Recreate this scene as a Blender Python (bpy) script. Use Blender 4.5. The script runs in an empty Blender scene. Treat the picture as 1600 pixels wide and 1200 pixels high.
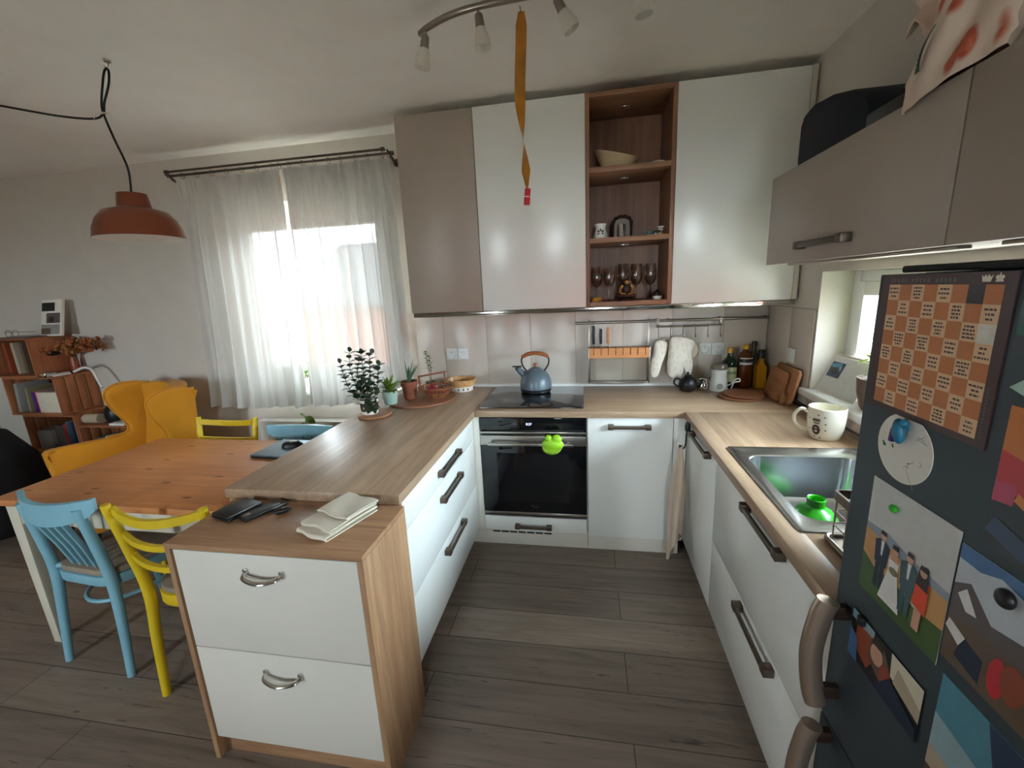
SKY = 48.0; EXPO = 1.3
import bpy, bmesh, math, random
from mathutils import Vector, Matrix, Euler, noise as mnoise
rnd = random.Random(7)
COL = bpy.context.scene.collection
PI = math.pi
R = math.radians

# ---------------------------------------------------------------- materials
def lin(c):
    out = []
    for v in c[:3]:
        v = v / 255.0
        out.append(v / 12.92 if v <= 0.04045 else ((v + 0.055) / 1.055) ** 2.4)
    return (out[0], out[1], out[2], 1.0)

def base(name):
    m = bpy.data.materials.new(name)
    m.use_nodes = True
    nt = m.node_tree
    for n in list(nt.nodes):
        nt.nodes.remove(n)
    out = nt.nodes.new('ShaderNodeOutputMaterial')
    p = nt.nodes.new('ShaderNodeBsdfPrincipled')
    nt.links.new(p.outputs[0], out.inputs[0])
    return m, nt, p, out

def coords(nt, scale=(1, 1, 1), rot=(0, 0, 0)):
    tc = nt.nodes.new('ShaderNodeTexCoord')
    mp = nt.nodes.new('ShaderNodeMapping')
    mp.inputs['Scale'].default_value = scale
    mp.inputs['Rotation'].default_value = rot
    nt.links.new(tc.outputs['Object'], mp.inputs['Vector'])
    return mp.outputs[0]

def noise(nt, vec, scale, detail=3, rough=0.5, dist=0.0):
    n = nt.nodes.new('ShaderNodeTexNoise')
    n.inputs['Scale'].default_value = scale
    n.inputs['Detail'].default_value = detail
    n.inputs['Roughness'].default_value = rough
    n.inputs['Distortion'].default_value = dist
    nt.links.new(vec, n.inputs['Vector'])
    return n.outputs['Fac']

def ramp(nt, fac, stops):
    r = nt.nodes.new('ShaderNodeValToRGB')
    els = r.color_ramp.elements
    while len(els) < len(stops):
        els.new(0.5)
    for e, (p, c) in zip(els, stops):
        e.position = p
        e.color = c
    nt.links.new(fac, r.inputs[0])
    return r.outputs[0]

def bump(nt, p, h, strength=0.2, dist=0.01):
    b = nt.nodes.new('ShaderNodeBump')
    b.inputs['Strength'].default_value = strength
    b.inputs['Distance'].default_value = dist
    nt.links.new(h, b.inputs['Height'])
    nt.links.new(b.outputs[0], p.inputs['Normal'])

def scl(c, k):
    return (c[0] * k, c[1] * k, c[2] * k, 1.0)

def M(name, rgb, rough=0.5, metal=0.0, spec=0.5, var=0.06, nscale=6.0, bmp=0.0, bscale=60.0,
      coat=0.0, sheen=0.0, stretch=(1, 1, 1), emit=0.0):
    m, nt, p, out = base(name)
    c = lin(rgb)
    v = coords(nt, stretch)
    f = noise(nt, v, nscale)
    col = ramp(nt, f, [(0.3, scl(c, 1 - var)), (0.7, scl(c, 1 + var))])
    nt.links.new(col, p.inputs['Base Color'])
    p.inputs['Roughness'].default_value = rough
    p.inputs['Metallic'].default_value = metal
    p.inputs['Specular IOR Level'].default_value = spec
    p.inputs['Coat Weight'].default_value = coat
    p.inputs['Coat Roughness'].default_value = 0.05
    p.inputs['Sheen Weight'].default_value = sheen
    if bmp:
        bump(nt, p, noise(nt, v, bscale, 4), bmp, 0.004)
    if emit:
        p.inputs['Emission Color'].default_value = c
        p.inputs['Emission Strength'].default_value = emit
    return m

def WOOD(name, c1, c2, axis='x', scale=1.0, rough=0.45, knots=0.0, planks=None):
    m, nt, p, out = base(name)
    s = {'x': (0.7, 11, 11), 'y': (11, 0.7, 11), 'z': (11, 11, 0.7)}[axis]
    v = coords(nt, tuple(k * scale for k in s))
    f = noise(nt, v, 1.6, 6, 0.62, 0.9)
    a, b = lin(c1), lin(c2)
    col = ramp(nt, f, [(0.28, a), (0.5, tuple((x + y) / 2 for x, y in zip(a, b))), (0.72, b)])
    v2 = coords(nt, tuple(k * scale * 4 for k in s))
    f2 = noise(nt, v2, 2.2, 4, 0.7)
    mx = nt.nodes.new('ShaderNodeMix'); mx.data_type = 'RGBA'; mx.blend_type = 'MULTIPLY'
    mx.inputs['Factor'].default_value = 0.35
    nt.links.new(col, mx.inputs['A'])
    g = ramp(nt, f2, [(0.35, (0.55, 0.5, 0.45, 1)), (0.6, (1, 1, 1, 1))])
    nt.links.new(g, mx.inputs['B'])
    last = mx.outputs['Result']
    if knots:
        vo = nt.nodes.new('ShaderNodeTexVoronoi')
        vo.voronoi_dimensions = '2D'; vo.inputs['Scale'].default_value = knots
        ks = {'x': (0.55, 1.6, 1), 'y': (1.6, 0.55, 1), 'z': (1.6, 1, 0.55)}[axis]
        nt.links.new(coords(nt, ks), vo.inputs['Vector'])
        kr = ramp(nt, vo.outputs['Distance'], [(0.03, (0.25, 0.14, 0.08, 1)), (0.075, (1, 1, 1, 1))])
        m2 = nt.nodes.new('ShaderNodeMix'); m2.data_type = 'RGBA'; m2.blend_type = 'MULTIPLY'
        m2.inputs['Factor'].default_value = 0.85
        nt.links.new(last, m2.inputs['A']); nt.links.new(kr, m2.inputs['B'])
        last = m2.outputs['Result']
    nt.links.new(last, p.inputs['Base Color'])
    p.inputs['Roughness'].default_value = rough
    bump(nt, p, f2, 0.08, 0.002)
    return m

def GLASS(name, tint=(255, 255, 255), gloss=0.08, alpha=0.0, diff=(255, 255, 255)):
    """thin pane: see-through with a faint sheen; alpha adds a share of solid colour"""
    m = bpy.data.materials.new(name); m.use_nodes = True
    nt = m.node_tree
    for n in list(nt.nodes): nt.nodes.remove(n)
    out = nt.nodes.new('ShaderNodeOutputMaterial')
    t = nt.nodes.new('ShaderNodeBsdfTransparent'); t.inputs[0].default_value = lin(tint)
    g = nt.nodes.new('ShaderNodeBsdfGlossy'); g.inputs['Roughness'].default_value = 0.03
    fr = nt.nodes.new('ShaderNodeFresnel'); fr.inputs[0].default_value = 1.35
    mx = nt.nodes.new('ShaderNodeMixShader')
    mth = nt.nodes.new('ShaderNodeMath'); mth.operation = 'MULTIPLY_ADD'
    mth.inputs[1].default_value = 0.7; mth.inputs[2].default_value = gloss * 0.3
    nt.links.new(fr.outputs[0], mth.inputs[0])
    nt.links.new(mth.outputs[0], mx.inputs[0])
    nt.links.new(t.outputs[0], mx.inputs[1]); nt.links.new(g.outputs[0], mx.inputs[2])
    last = mx.outputs[0]
    if alpha:
        d = nt.nodes.new('ShaderNodeBsdfTranslucent'); d.inputs[0].default_value = lin(diff)
        d2 = nt.nodes.new('ShaderNodeBsdfDiffuse'); d2.inputs[0].default_value = lin(diff)
        ms = nt.nodes.new('ShaderNodeMixShader'); ms.inputs[0].default_value = 0.5
        nt.links.new(d.outputs[0], ms.inputs[1]); nt.links.new(d2.outputs[0], ms.inputs[2])
        m2 = nt.nodes.new('ShaderNodeMixShader'); m2.inputs[0].default_value = alpha
        nt.links.new(last, m2.inputs[1]); nt.links.new(ms.outputs[0], m2.inputs[2])
        last = m2.outputs[0]
    nt.links.new(last, out.inputs[0])
    return m

def SHEER(name, rgb, see=0.3, glow=1.0):
    """sheer woven cloth: part see-through, part glowing through, part diffuse"""
    m = bpy.data.materials.new(name); m.use_nodes = True
    nt = m.node_tree
    for n in list(nt.nodes): nt.nodes.remove(n)
    out = nt.nodes.new('ShaderNodeOutputMaterial')
    t = nt.nodes.new('ShaderNodeBsdfTransparent')
    tr = nt.nodes.new('ShaderNodeBsdfTranslucent'); tr.inputs[0].default_value = scl(lin(rgb), glow)
    d = nt.nodes.new('ShaderNodeBsdfDiffuse'); d.inputs[0].default_value = lin(rgb)
    a = nt.nodes.new('ShaderNodeMixShader'); a.inputs[0].default_value = 0.65
    nt.links.new(tr.outputs[0], a.inputs[1]); nt.links.new(d.outputs[0], a.inputs[2])
    b = nt.nodes.new('ShaderNodeMixShader')
    lw = nt.nodes.new('ShaderNodeLayerWeight'); lw.inputs[0].default_value = 0.35
    rm = nt.nodes.new('ShaderNodeMapRange')
    rm.inputs['From Min'].default_value = 0.1; rm.inputs['From Max'].default_value = 0.95
    rm.inputs['To Min'].default_value = 1 - see; rm.inputs['To Max'].default_value = 1.0
    nt.links.new(lw.outputs['Facing'], rm.inputs[0])
    nt.links.new(rm.outputs[0], b.inputs[0])
    nt.links.new(t.outputs[0], b.inputs[1]); nt.links.new(a.outputs[0], b.inputs[2])
    nt.links.new(b.outputs[0], out.inputs[0])
    return m

def FLOORMAT():
    m, nt, p, out = base('vinyl_planks')
    v = coords(nt)
    br = nt.nodes.new('ShaderNodeTexBrick')
    br.inputs['Scale'].default_value = 1.0
    br.inputs['Brick Width'].default_value = 1.22
    br.inputs['Row Height'].default_value = 0.185
    br.inputs['Mortar Size'].default_value = 0.0018
    br.inputs['Bias'].default_value = 0.0
    br.offset = 0.37
    br.inputs['Color1'].default_value = lin((148, 134, 122))
    br.inputs['Color2'].default_value = lin((122, 109, 99))
    br.inputs['Mortar'].default_value = lin((64, 56, 50))
    nt.links.new(v, br.inputs['Vector'])
    f = noise(nt, coords(nt, (1.1, 16, 1)), 1.5, 7, 0.65, 1.0)
    g = ramp(nt, f, [(0.25, (0.42, 0.40, 0.38, 1)), (0.5, (0.9, 0.88, 0.86, 1)), (0.75, (1.25, 1.22, 1.2, 1))])
    mx = nt.nodes.new('ShaderNodeMix'); mx.data_type = 'RGBA'; mx.blend_type = 'MULTIPLY'
    mx.inputs['Factor'].default_value = 0.75
    nt.links.new(br.outputs['Color'], mx.inputs['A']); nt.links.new(g, mx.inputs['B'])
    # dark cracks of the rustic grain
    f3 = noise(nt, coords(nt, (1.6, 26, 1)), 2.2, 5, 0.6, 1.6)
    g3 = ramp(nt, f3, [(0.32, (0.25, 0.22, 0.2, 1)), (0.38, (1, 1, 1, 1))])
    m2 = nt.nodes.new('ShaderNodeMix'); m2.data_type = 'RGBA'; m2.blend_type = 'MULTIPLY'
    m2.inputs['Factor'].default_value = 0.8
    nt.links.new(mx.outputs['Result'], m2.inputs['A']); nt.links.new(g3, m2.inputs['B'])
    nt.links.new(m2.outputs['Result'], p.inputs['Base Color'])
    p.inputs['Roughness'].default_value = 0.42
    p.inputs['Specular IOR Level'].default_value = 0.4
    bump(nt, p, f, 0.12, 0.003)
    return m

def BLOTS(name, bg, spots, scale, lo, hi, rough=0.6):
    """printed pattern of rounded blots on paper or fabric"""
    m, nt, p, out = base(name)
    vo = nt.nodes.new('ShaderNodeTexVoronoi'); vo.inputs['Scale'].default_value = scale
    nt.links.new(coords(nt, (1, 1, 0.6), (0.4, 0.2, 0.3)), vo.inputs['Vector'])
    f = ramp(nt, vo.outputs['Distance'], [(lo, (1, 1, 1, 1)), (hi, (0, 0, 0, 1))])
    n2 = noise(nt, coords(nt), scale * 2.4, 3)
    c2 = ramp(nt, n2, [(0.35, lin(spots[0])), (0.6, lin(spots[1])), (0.75, lin(spots[2]))])
    mx = nt.nodes.new('ShaderNodeMix'); mx.data_type = 'RGBA'
    nt.links.new(f, mx.inputs['Factor'])
    mx.inputs['A'].default_value = lin(bg)
    nt.links.new(c2, mx.inputs['B'])
    nt.links.new(mx.outputs['Result'], p.inputs['Base Color'])
    p.inputs['Roughness'].default_value = rough
    return m

MT = {}
def build_materials():
    D = MT
    D['wall'] = M('white_plaster', (206, 198, 188), 0.9, var=0.025, bmp=0.05)
    D['ceil'] = M('white_ceiling_paint', (247, 243, 237), 0.95, var=0.02)
    D['floor'] = FLOORMAT()
    D['tile'] = M('beige_wall_tile', (205, 194, 183), 0.3, var=0.03, nscale=2)
    D['grout'] = M('grey_grout', (150, 140, 130), 0.9)
    D['white'] = M('gloss_white_front', (238, 237, 232), 0.24, spec=0.5, var=0.01)
    D['glosswhite'] = M('high_gloss_white_front', (240, 240, 236), 0.1, spec=0.7, var=0.01)
    D['matwhite'] = M('matt_white_front', (222, 216, 205), 0.4, var=0.015)
    D['carcass'] = M('white_carcass', (214, 206, 192), 0.5, var=0.02)
    D['taupe'] = M('taupe_front', (160, 146, 133), 0.38, var=0.02)
    D['oakx'] = WOOD('oak_worktop_x', (150, 121, 97), (188, 160, 132), 'x', 1.0, 0.36)
    D['oaky'] = WOOD('oak_worktop_y', (150, 121, 97), (188, 160, 132), 'y', 1.0, 0.36)
    D['oakz'] = WOOD('oak_panel', (146, 104, 74), (196, 156, 118), 'z')
    D['oakzx'] = WOOD('oak_board_across', (146, 104, 74), (190, 148, 112), 'x')
    D['brown'] = WOOD('brown_shelf_wood', (122, 82, 60), (160, 116, 88), 'z')
    D['brownx'] = WOOD('brown_shelf_wood_x', (132, 92, 66), (170, 126, 96), 'x')
    D['pine'] = WOOD('orange_pine', (196, 122, 72), (222, 154, 98), 'x', 0.6, 0.35, knots=4.6)
    D['crate'] = WOOD('crate_pine', (150, 88, 54), (190, 122, 78), 'x', 1.0, 0.7)
    D['cratez'] = WOOD('crate_pine_z', (150, 88, 54), (190, 122, 78), 'z', 1.0, 0.7)
    D['board'] = WOOD('chopping_board_wood', (150, 98, 62), (186, 132, 88), 'y', 0.8, 0.5)
    D['board2'] = WOOD('round_board_wood', (122, 76, 50), (152, 98, 66), 'x', 0.8, 0.5)
    D['steel'] = M('brushed_steel', (176, 170, 162), 0.28, 1.0, var=0.05, stretch=(1, 1, 18), nscale=9)
    D['sink'] = M('sink_steel', (190, 192, 194), 0.22, 1.0, var=0.05, nscale=14)
    D['bronze'] = M('brushed_bronze_handle', (108, 95, 84), 0.4, 0.85, var=0.05)
    D['fhandle'] = M('taupe_metal_fridge_handle', (172, 152, 136), 0.36, 0.8, var=0.04)
    D['nickel'] = M('brushed_nickel', (150, 140, 130), 0.3, 1.0, var=0.04)
    D['alu'] = M('polished_aluminium', (200, 196, 190), 0.08, 1.0, var=0.02)
    D['chrome'] = M('chrome', (215, 212, 208), 0.1, 1.0, var=0.01)
    D['rod'] = M('dark_curtain_rod_metal', (92, 80, 70), 0.4, 0.7)
    D['black'] = M('black_plastic', (20, 20, 21), 0.4, var=0.05)
    D['glassblack'] = M('black_glass', (11, 12, 15), 0.06, spec=0.6, var=0.02)
    D['hob'] = M('black_hob_glass', (20, 21, 22), 0.07, spec=0.6, var=0.02)
    D['slot'] = M('dark_slot', (28, 20, 16), 0.8)
    D['fridge'] = M('blue_grey_steel', (62, 72, 79), 0.55, 0.15, var=0.05, nscale=3)
    D['fridgeside'] = M('dark_grey_fridge_side', (96, 102, 108), 0.45, 0.3)
    D['seal'] = M('black_rubber', (22, 22, 22), 0.7)
    D['copper'] = M('copper_shade', (140, 82, 60), 0.3, 0.85, var=0.08, nscale=3)
    D['shadein'] = M('white_enamel', (228, 226, 220), 0.4)
    D['cord'] = M('black_textile_cord', (26, 24, 23), 0.8)
    D['frost'] = GLASS('frosted_glass', (245, 244, 240), 0.05, 0.85, (250, 247, 240))
    D['flypaper'] = M('sticky_amber_paper', (170, 108, 22), 0.3, var=0.2, nscale=16)
    D['red'] = M('red_plastic', (196, 26, 30), 0.35)
    D['paperw'] = M('white_paper', (232, 228, 218), 0.7, var=0.02)
    D['yellowfab'] = M('mustard_velvet', (212, 142, 16), 0.8, sheen=0.1, var=0.08, nscale=4, bmp=0.1, bscale=160)
    D['bluechair'] = M('pale_blue_paint', (128, 176, 192), 0.42, var=0.05, nscale=8)
    D['yellowchair'] = M('yellow_paint', (214, 182, 30), 0.4, var=0.05, nscale=8)
    D['seatfab'] = M('grey_brown_seat', (150, 134, 116), 0.85, var=0.08, bmp=0.2, bscale=120)
    D['cream'] = M('cream_paint', (206, 198, 180), 0.5)
    D['sheer'] = SHEER('sheer_cream_curtain', (246, 243, 236), 0.020, 0.13)
    D['linen'] = M('cream_linen', (226, 216, 198), 0.9, bmp=0.3, bscale=260, var=0.04)
    D['towel'] = M('beige_towel', (204, 184, 164), 0.95, bmp=0.3, bscale=200, var=0.05)
    D['mitt'] = BLOTS('printed_mitt_cotton', (226, 218, 204), ((204, 194, 180), (214, 204, 190), (208, 198, 184)), 60, 0.15, 0.55, 0.9)
    D['green'] = M('lime_silicone', (150, 205, 40), 0.35, var=0.04)
    D['green2'] = M('bright_green_silicone', (48, 170, 30), 0.3, var=0.04)
    D['leafd'] = M('dark_green_leaf', (36, 62, 40), 0.35, var=0.25, nscale=20)
    D['leaf'] = M('fresh_green_leaf', (96, 138, 52), 0.4, var=0.2, nscale=20)
    D['leafb'] = M('pale_lime_leaf', (140, 172, 64), 0.4, var=0.2, nscale=20)
    D['stem'] = M('brown_green_stem', (96, 84, 48), 0.6)
    D['soil'] = M('potting_soil', (52, 38, 28), 0.95, var=0.3, nscale=60, bmp=0.6)
    D['terra'] = M('terracotta', (142, 80, 56), 0.75, var=0.08)
    D['mint'] = M('mint_ceramic', (176, 206, 194), 0.3, var=0.03)
    D['potdark'] = M('brown_ceramic', (98, 76, 64), 0.4, var=0.06)
    D['floral'] = BLOTS('dark_floral_ceramic', (60, 48, 46), ((150, 34, 40), (226, 216, 204), (160, 120, 110)), 55, 0.22, 0.35, 0.3)
    D['wicker'] = M('brown_wicker', (142, 86, 54), 0.55, var=0.25, nscale=40)
    D['wicker2'] = M('tan_woven_straw', (206, 158, 104), 0.7, var=0.2, nscale=50, bmp=0.6, bscale=120)
    D['onion'] = M('red_onion_skin', (128, 30, 40), 0.3, var=0.2, nscale=10)
    D['kettle'] = M('slate_blue_enamel', (92, 104, 112), 0.32, var=0.04)
    D['kwood'] = WOOD('kettle_handle_wood', (150, 78, 38), (184, 104, 56), 'x', 3)
    D['kblock'] = WOOD('knife_block_wood', (206, 132, 74), (226, 156, 96), 'x', 2)
    D['acryl'] = GLASS('clear_acrylic', (252, 252, 250), 0.02)
    D['pane'] = GLASS('window_pane', (250, 252, 252), 0.06)
    D['wine'] = GLASS('smoky_glass', (226, 214, 206), 0.2, 0.03, (150, 132, 124))
    D['pvc'] = M('white_window_frame', (232, 232, 230), 0.35, var=0.01)
    D['rail'] = M('satin_rail_steel', (150, 142, 132), 0.3, 1.0)
    D['socket'] = M('white_socket_plastic', (226, 228, 226), 0.3, var=0.01)
    D['greenglass'] = M('dark_green_bottle_glass', (14, 42, 26), 0.1, spec=0.6)
    D['rum'] = M('amber_rum', (92, 44, 14), 0.12, spec=0.6)
    D['oil'] = M('golden_oil', (176, 122, 20), 0.12, spec=0.6)
    D['olive'] = M('olive_brown_glass', (66, 54, 30), 0.12, spec=0.6)
    D['gold'] = M('gold_foil_cap', (206, 160, 70), 0.35, 0.6)
    D['yellowcap'] = M('yellow_cap', (222, 172, 30), 0.4)
    D['labelgreen'] = M('pale_green_label', (190, 196, 150), 0.6)
    D['mug'] = M('cream_ceramic', (232, 226, 208), 0.25, var=0.01)
    D['ink'] = M('dark_brown_ink', (66, 46, 40), 0.6)
    D['porc'] = M('white_porcelain', (236, 232, 224), 0.3, var=0.01)
    D['bowlw'] = M('cream_bamboo_bowl', (222, 198, 158), 0.45, var=0.08, stretch=(1, 1, 20))
    D['gold2'] = M('antique_gold', (172, 130, 70), 0.4, 0.5, var=0.2, nscale=30)
    D['darkbronze'] = M('dark_bronze', (54, 38, 30), 0.45, 0.4, var=0.2, nscale=30)
    D['navy'] = M('navy_fabric', (20, 22, 34), 0.85, var=0.1)
    D['navyband'] = M('washed_grey_print', (74, 72, 74), 0.8, var=0.3, nscale=40)
    D['bag'] = BLOTS('printed_paper_bag', (218, 196, 178), ((176, 74, 52), (196, 104, 70), (206, 150, 112)), 17, 0.25, 0.38, 0.6)
    D['labgreen'] = M('dark_green_label', (40, 72, 56), 0.5)
    D['laptop'] = M('grey_blue_laptop', (120, 138, 152), 0.35, 0.5)
    D['frame'] = M('dark_maroon_print', (66, 38, 38), 0.35, var=0.05)
    D['sq1'] = M('orange_print', (196, 118, 66), 0.4, var=0.08, nscale=30)
    D['sq2'] = M('peach_print', (226, 186, 146), 0.4, var=0.04)
    D['silverfoil'] = M('scratched_silver', (196, 190, 180), 0.3, 0.6, var=0.12, nscale=60)
    D['dark'] = M('near_black_fabric', (20, 16, 17), 0.9, var=0.2)
    D['salmon'] = M('salmon_render', (190, 128, 108), 0.9, var=0.04)
    D['brickred'] = M('brick_red_render', (150, 52, 42), 0.9, var=0.04)
    D['rooft'] = M('grey_roof_tile', (112, 114, 118), 0.7, var=0.1)
    D['paving'] = M('pale_paving', (176, 168, 156), 0.95, var=0.1, nscale=2)
    for k, rgb in {'p_sky': (206, 204, 202), 'p_hill': (150, 158, 172), 'p_field': (206, 156, 96), 'p_grass': (70, 96, 44),
                   'p_navy': (30, 42, 66), 'p_white': (236, 232, 230), 'p_teal': (66, 92, 98), 'p_red': (226, 74, 44),
                   'p_skin': (214, 160, 134), 'p_hair': (52, 36, 30), 'p_blue': (70, 110, 160), 'p_cloud': (200, 206, 214),
                   'p_rock': (98, 86, 84), 'p_brown': (104, 84, 66), 'p_crim': (196, 40, 52), 'p_black': (28, 26, 30),
                   'p_cyan': (84, 144, 164), 'p_sand': (186, 170, 146), 'p_pale': (150, 178, 186), 'p_green': (86, 160, 90),
                   'p_purple': (70, 34, 120), 'p_teal2': (30, 110, 140), 'p_orange': (206, 120, 50), 'p_khaki': (140, 130, 96),
                   'p_grey': (150, 146, 140), 'p_pink': (190, 60, 96), 'p_cream': (222, 212, 190), 'p_burg': (96, 36, 46),
                   'p_dgreen': (40, 96, 84), 'p_rust': (150, 70, 46), 'p_mid': (44, 60, 90)}.items():
        D[k] = M('print_' + k[2:], rgb, 0.35, var=0.05, nscale=40)
build_materials()

# ---------------------------------------------------------------- mesh helpers
def catmull(pts, n=6, closed=False):
    P = [Vector(p) for p in pts]
    out = []
    N = len(P)
    rng = range(N if closed else N - 1)
    for i in rng:
        p0 = P[(i - 1) % N] if closed or i > 0 else P[0] * 2 - P[1]
        p1, p2 = P[i], P[(i + 1) % N]
        p3 = P[(i + 2) % N] if closed or i + 2 < N else P[-1] * 2 - P[-2]
        for k in range(n):
            t = k / n
            out.append(0.5 * ((2 * p1) + (p2 - p0) * t + (2 * p0 - 5 * p1 + 4 * p2 - p3) * t * t
                              + (3 * p1 - p0 - 3 * p2 + p3) * t ** 3))
    if not closed:
        out.append(P[-1])
    return out

def lerp(a, b, t):
    return a + (b - a) * t

class MB:
    """collects shapes and links them as ONE mesh object"""
    def __init__(s):
        s.bm = bmesh.new(); s.mats = []; s.mi = 0
    def use(s, mat):
        m = MT[mat] if isinstance(mat, str) else mat
        if m not in s.mats:
            s.mats.append(m)
        s.mi = s.mats.index(m)
        return s
    def merge(s, b):
        for f in b.faces:
            f.material_index = s.mi
        me = bpy.data.meshes.new('tmp'); b.to_mesh(me); b.free()
        s.bm.from_mesh(me); bpy.data.meshes.remove(me)
        return s
    def raw(s, verts, faces):
        vs = [s.bm.verts.new(v) for v in verts]
        for f in faces:
            try:
                fc = s.bm.faces.new([vs[i] for i in f]); fc.material_index = s.mi
            except ValueError:
                pass
        return s
    def box(s, x0, x1, y0, y1, z0, z1, bev=0.0, seg=2, rot=None, piv=None):
        b = bmesh.new()
        bmesh.ops.create_cube(b, size=1.0)
        c = Vector(((x0 + x1) / 2, (y0 + y1) / 2, (z0 + z1) / 2))
        for v in b.verts:
            v.co = Vector((v.co.x * (x1 - x0), v.co.y * (y1 - y0), v.co.z * (z1 - z0)))
        if bev:
            bmesh.ops.bevel(b, geom=b.edges[:], offset=min(bev, 0.49 * min(abs(x1 - x0), abs(y1 - y0), abs(z1 - z0))),
                            segments=seg, profile=0.5, affect='EDGES')
        for v in b.verts:
            v.co += c
        if rot:
            p = Vector(piv) if piv is not None else c
            m = Euler(rot).to_matrix()
            for v in b.verts:
                v.co = m @ (v.co - p) + p
        return s.merge(b)
    def cyl(s, p0, p1, r0, r1=None, n=20, caps=True):
        r1 = r0 if r1 is None else r1
        return s.tube([p0, p1], [r0, r1], n, caps=caps)
    def tube(s, pts, r, n=10, closed=False, caps=True, flat=None):
        P = [Vector(p) for p in pts]
        N = len(P)
        rs = r if isinstance(r, (list, tuple)) else [r] * N
        if len(rs) != N:
            rs = [lerp(rs[min(int(i / (N - 1) * (len(rs) - 1)), len(rs) - 2)],
                       rs[min(int(i / (N - 1) * (len(rs) - 1)) + 1, len(rs) - 1)],
                       (i / (N - 1) * (len(rs) - 1)) % 1 if i < N - 1 else 1) for i in range(N)]
        rings = []; up = None
        for i in range(N):
            if closed:
                t = (P[(i + 1) % N] - P[(i - 1) % N])
            else:
                t = P[min(i + 1, N - 1)] - P[max(i - 1, 0)]
            t.normalize()
            if up is None:
                up = Vector((0, 0, 1)) if abs(t.z) < 0.9 else Vector((1, 0, 0))
            a = t.cross(up); a.normalize(); bb = a.cross(t); bb.normalize(); up = bb
            ring = []
            for k in range(n):
                th = 2 * PI * k / n
                ca, sa = math.cos(th), math.sin(th)
                if flat:
                    ca *= flat[0]; sa *= flat[1]
                ring.append(s.bm.verts.new(P[i] + (a * ca + bb * sa) * rs[i]))
            rings.append(ring)
        def face(vs):
            f = s.bm.faces.new(vs); f.material_index = s.mi
        for i in range(N if closed else N - 1):
            A, B = rings[i], rings[(i + 1) % N]
            for k in range(n):
                face([A[k], A[(k + 1) % n], B[(k + 1) % n], B[k]])
        if caps and not closed:
            face(rings[0][::-1]); face(rings[-1])
        return s
    def lathe(s, prof, c=(0, 0, 0), n=32, mat=None, sx=1.0, sy=1.0):
        c = Vector(c); rings = []
        for (r, z) in prof:
            if r < 1e-6:
                rings.append([s.bm.verts.new(s._x(Vector((0, 0, z)), c, mat))])
            else:
                rings.append([s.bm.verts.new(s._x(Vector((r * sx * math.cos(2 * PI * k / n), r * sy * math.sin(2 * PI * k / n), z)), c, mat)) for k in range(n)])
        for A, B in zip(rings, rings[1:]):
            for k in range(n):
                k2 = (k + 1) % n
                vs = [A[k % len(A)], A[k2 % len(A)], B[k2 % len(B)], B[k % len(B)]]
                u = []
                for v in vs:
                    if v not in u: u.append(v)
                if len(u) > 2:
                    try:
                        f = s.bm.faces.new(u); f.material_index = s.mi
                    except ValueError:
                        pass
        for ring, rev in ((rings[0], True), (rings[-1], False)):
            if len(ring) > 2:
                f = s.bm.faces.new(ring[::-1] if rev else ring); f.material_index = s.mi
        return s
    def _x(s, v, c, mat):
        return (mat @ v if mat is not None else v) + c
    def ball(s, c, r, n=16, sc=(1, 1, 1), rot=None):
        b = bmesh.new()
        bmesh.ops.create_uvsphere(b, u_segments=n, v_segments=max(6, n // 2 + 1), radius=r)
        m = Euler(rot).to_matrix() if rot else None
        for v in b.verts:
            v.co = Vector((v.co.x * sc[0], v.co.y * sc[1], v.co.z * sc[2]))
            if m: v.co = m @ v.co
            v.co += Vector(c)
        return s.merge(b)
    def prism(s, poly, axis, a, b, bev=0.0):
        """polygon in the plane across axis, pushed from a to b"""
        def pt(u, v, w):
            return {'x': (w, u, v), 'y': (u, w, v), 'z': (u, v, w)}[axis]
        bm = bmesh.new()
        A = [bm.verts.new(pt(u, v, a)) for u, v in poly]
        B = [bm.verts.new(pt(u, v, b)) for u, v in poly]
        n = len(poly)
        bm.faces.new(A[::-1]); bm.faces.new(B)
        for k in range(n):
            bm.faces.new([A[k], A[(k + 1) % n], B[(k + 1) % n], B[k]])
        bmesh.ops.recalc_face_normals(bm, faces=bm.faces[:])
        if bev:
            bmesh.ops.bevel(bm, geom=[e for e in bm.edges if e.calc_face_angle(0) > 0.6], offset=bev, segments=2, profile=0.5, affect='EDGES')
        return s.merge(bm)
    def sheet(s, fn, nu, nv, th=0.0, wrap=False):
        """surface fn(u,v) -> point, optionally with thickness"""
        b = bmesh.new()
        g = [[b.verts.new(fn(i / nu, j / nv)) for j in range(nv + 1)] for i in range(nu if wrap else nu + 1)]
        NU = nu
        for i in range(NU):
            for j in range(nv):
                i2 = (i + 1) % nu if wrap else i + 1
                b.faces.new([g[i][j], g[i2][j], g[i2][j + 1], g[i][j + 1]])
        if th:
            b.normal_update()
            front = b.faces[:]; edge = [e for e in b.edges if len(e.link_faces) == 1]
            twin = {v: b.verts.new(v.co - v.normal * th) for v in b.verts[:]}
            for f in front: b.faces.new([twin[v] for v in reversed(f.verts)])
            for e in edge:
                l = e.link_loops[0]; p, q = l.vert, l.link_loop_next.vert
                b.faces.new([q, p, twin[p], twin[q]])
        return s.merge(b)
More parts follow.
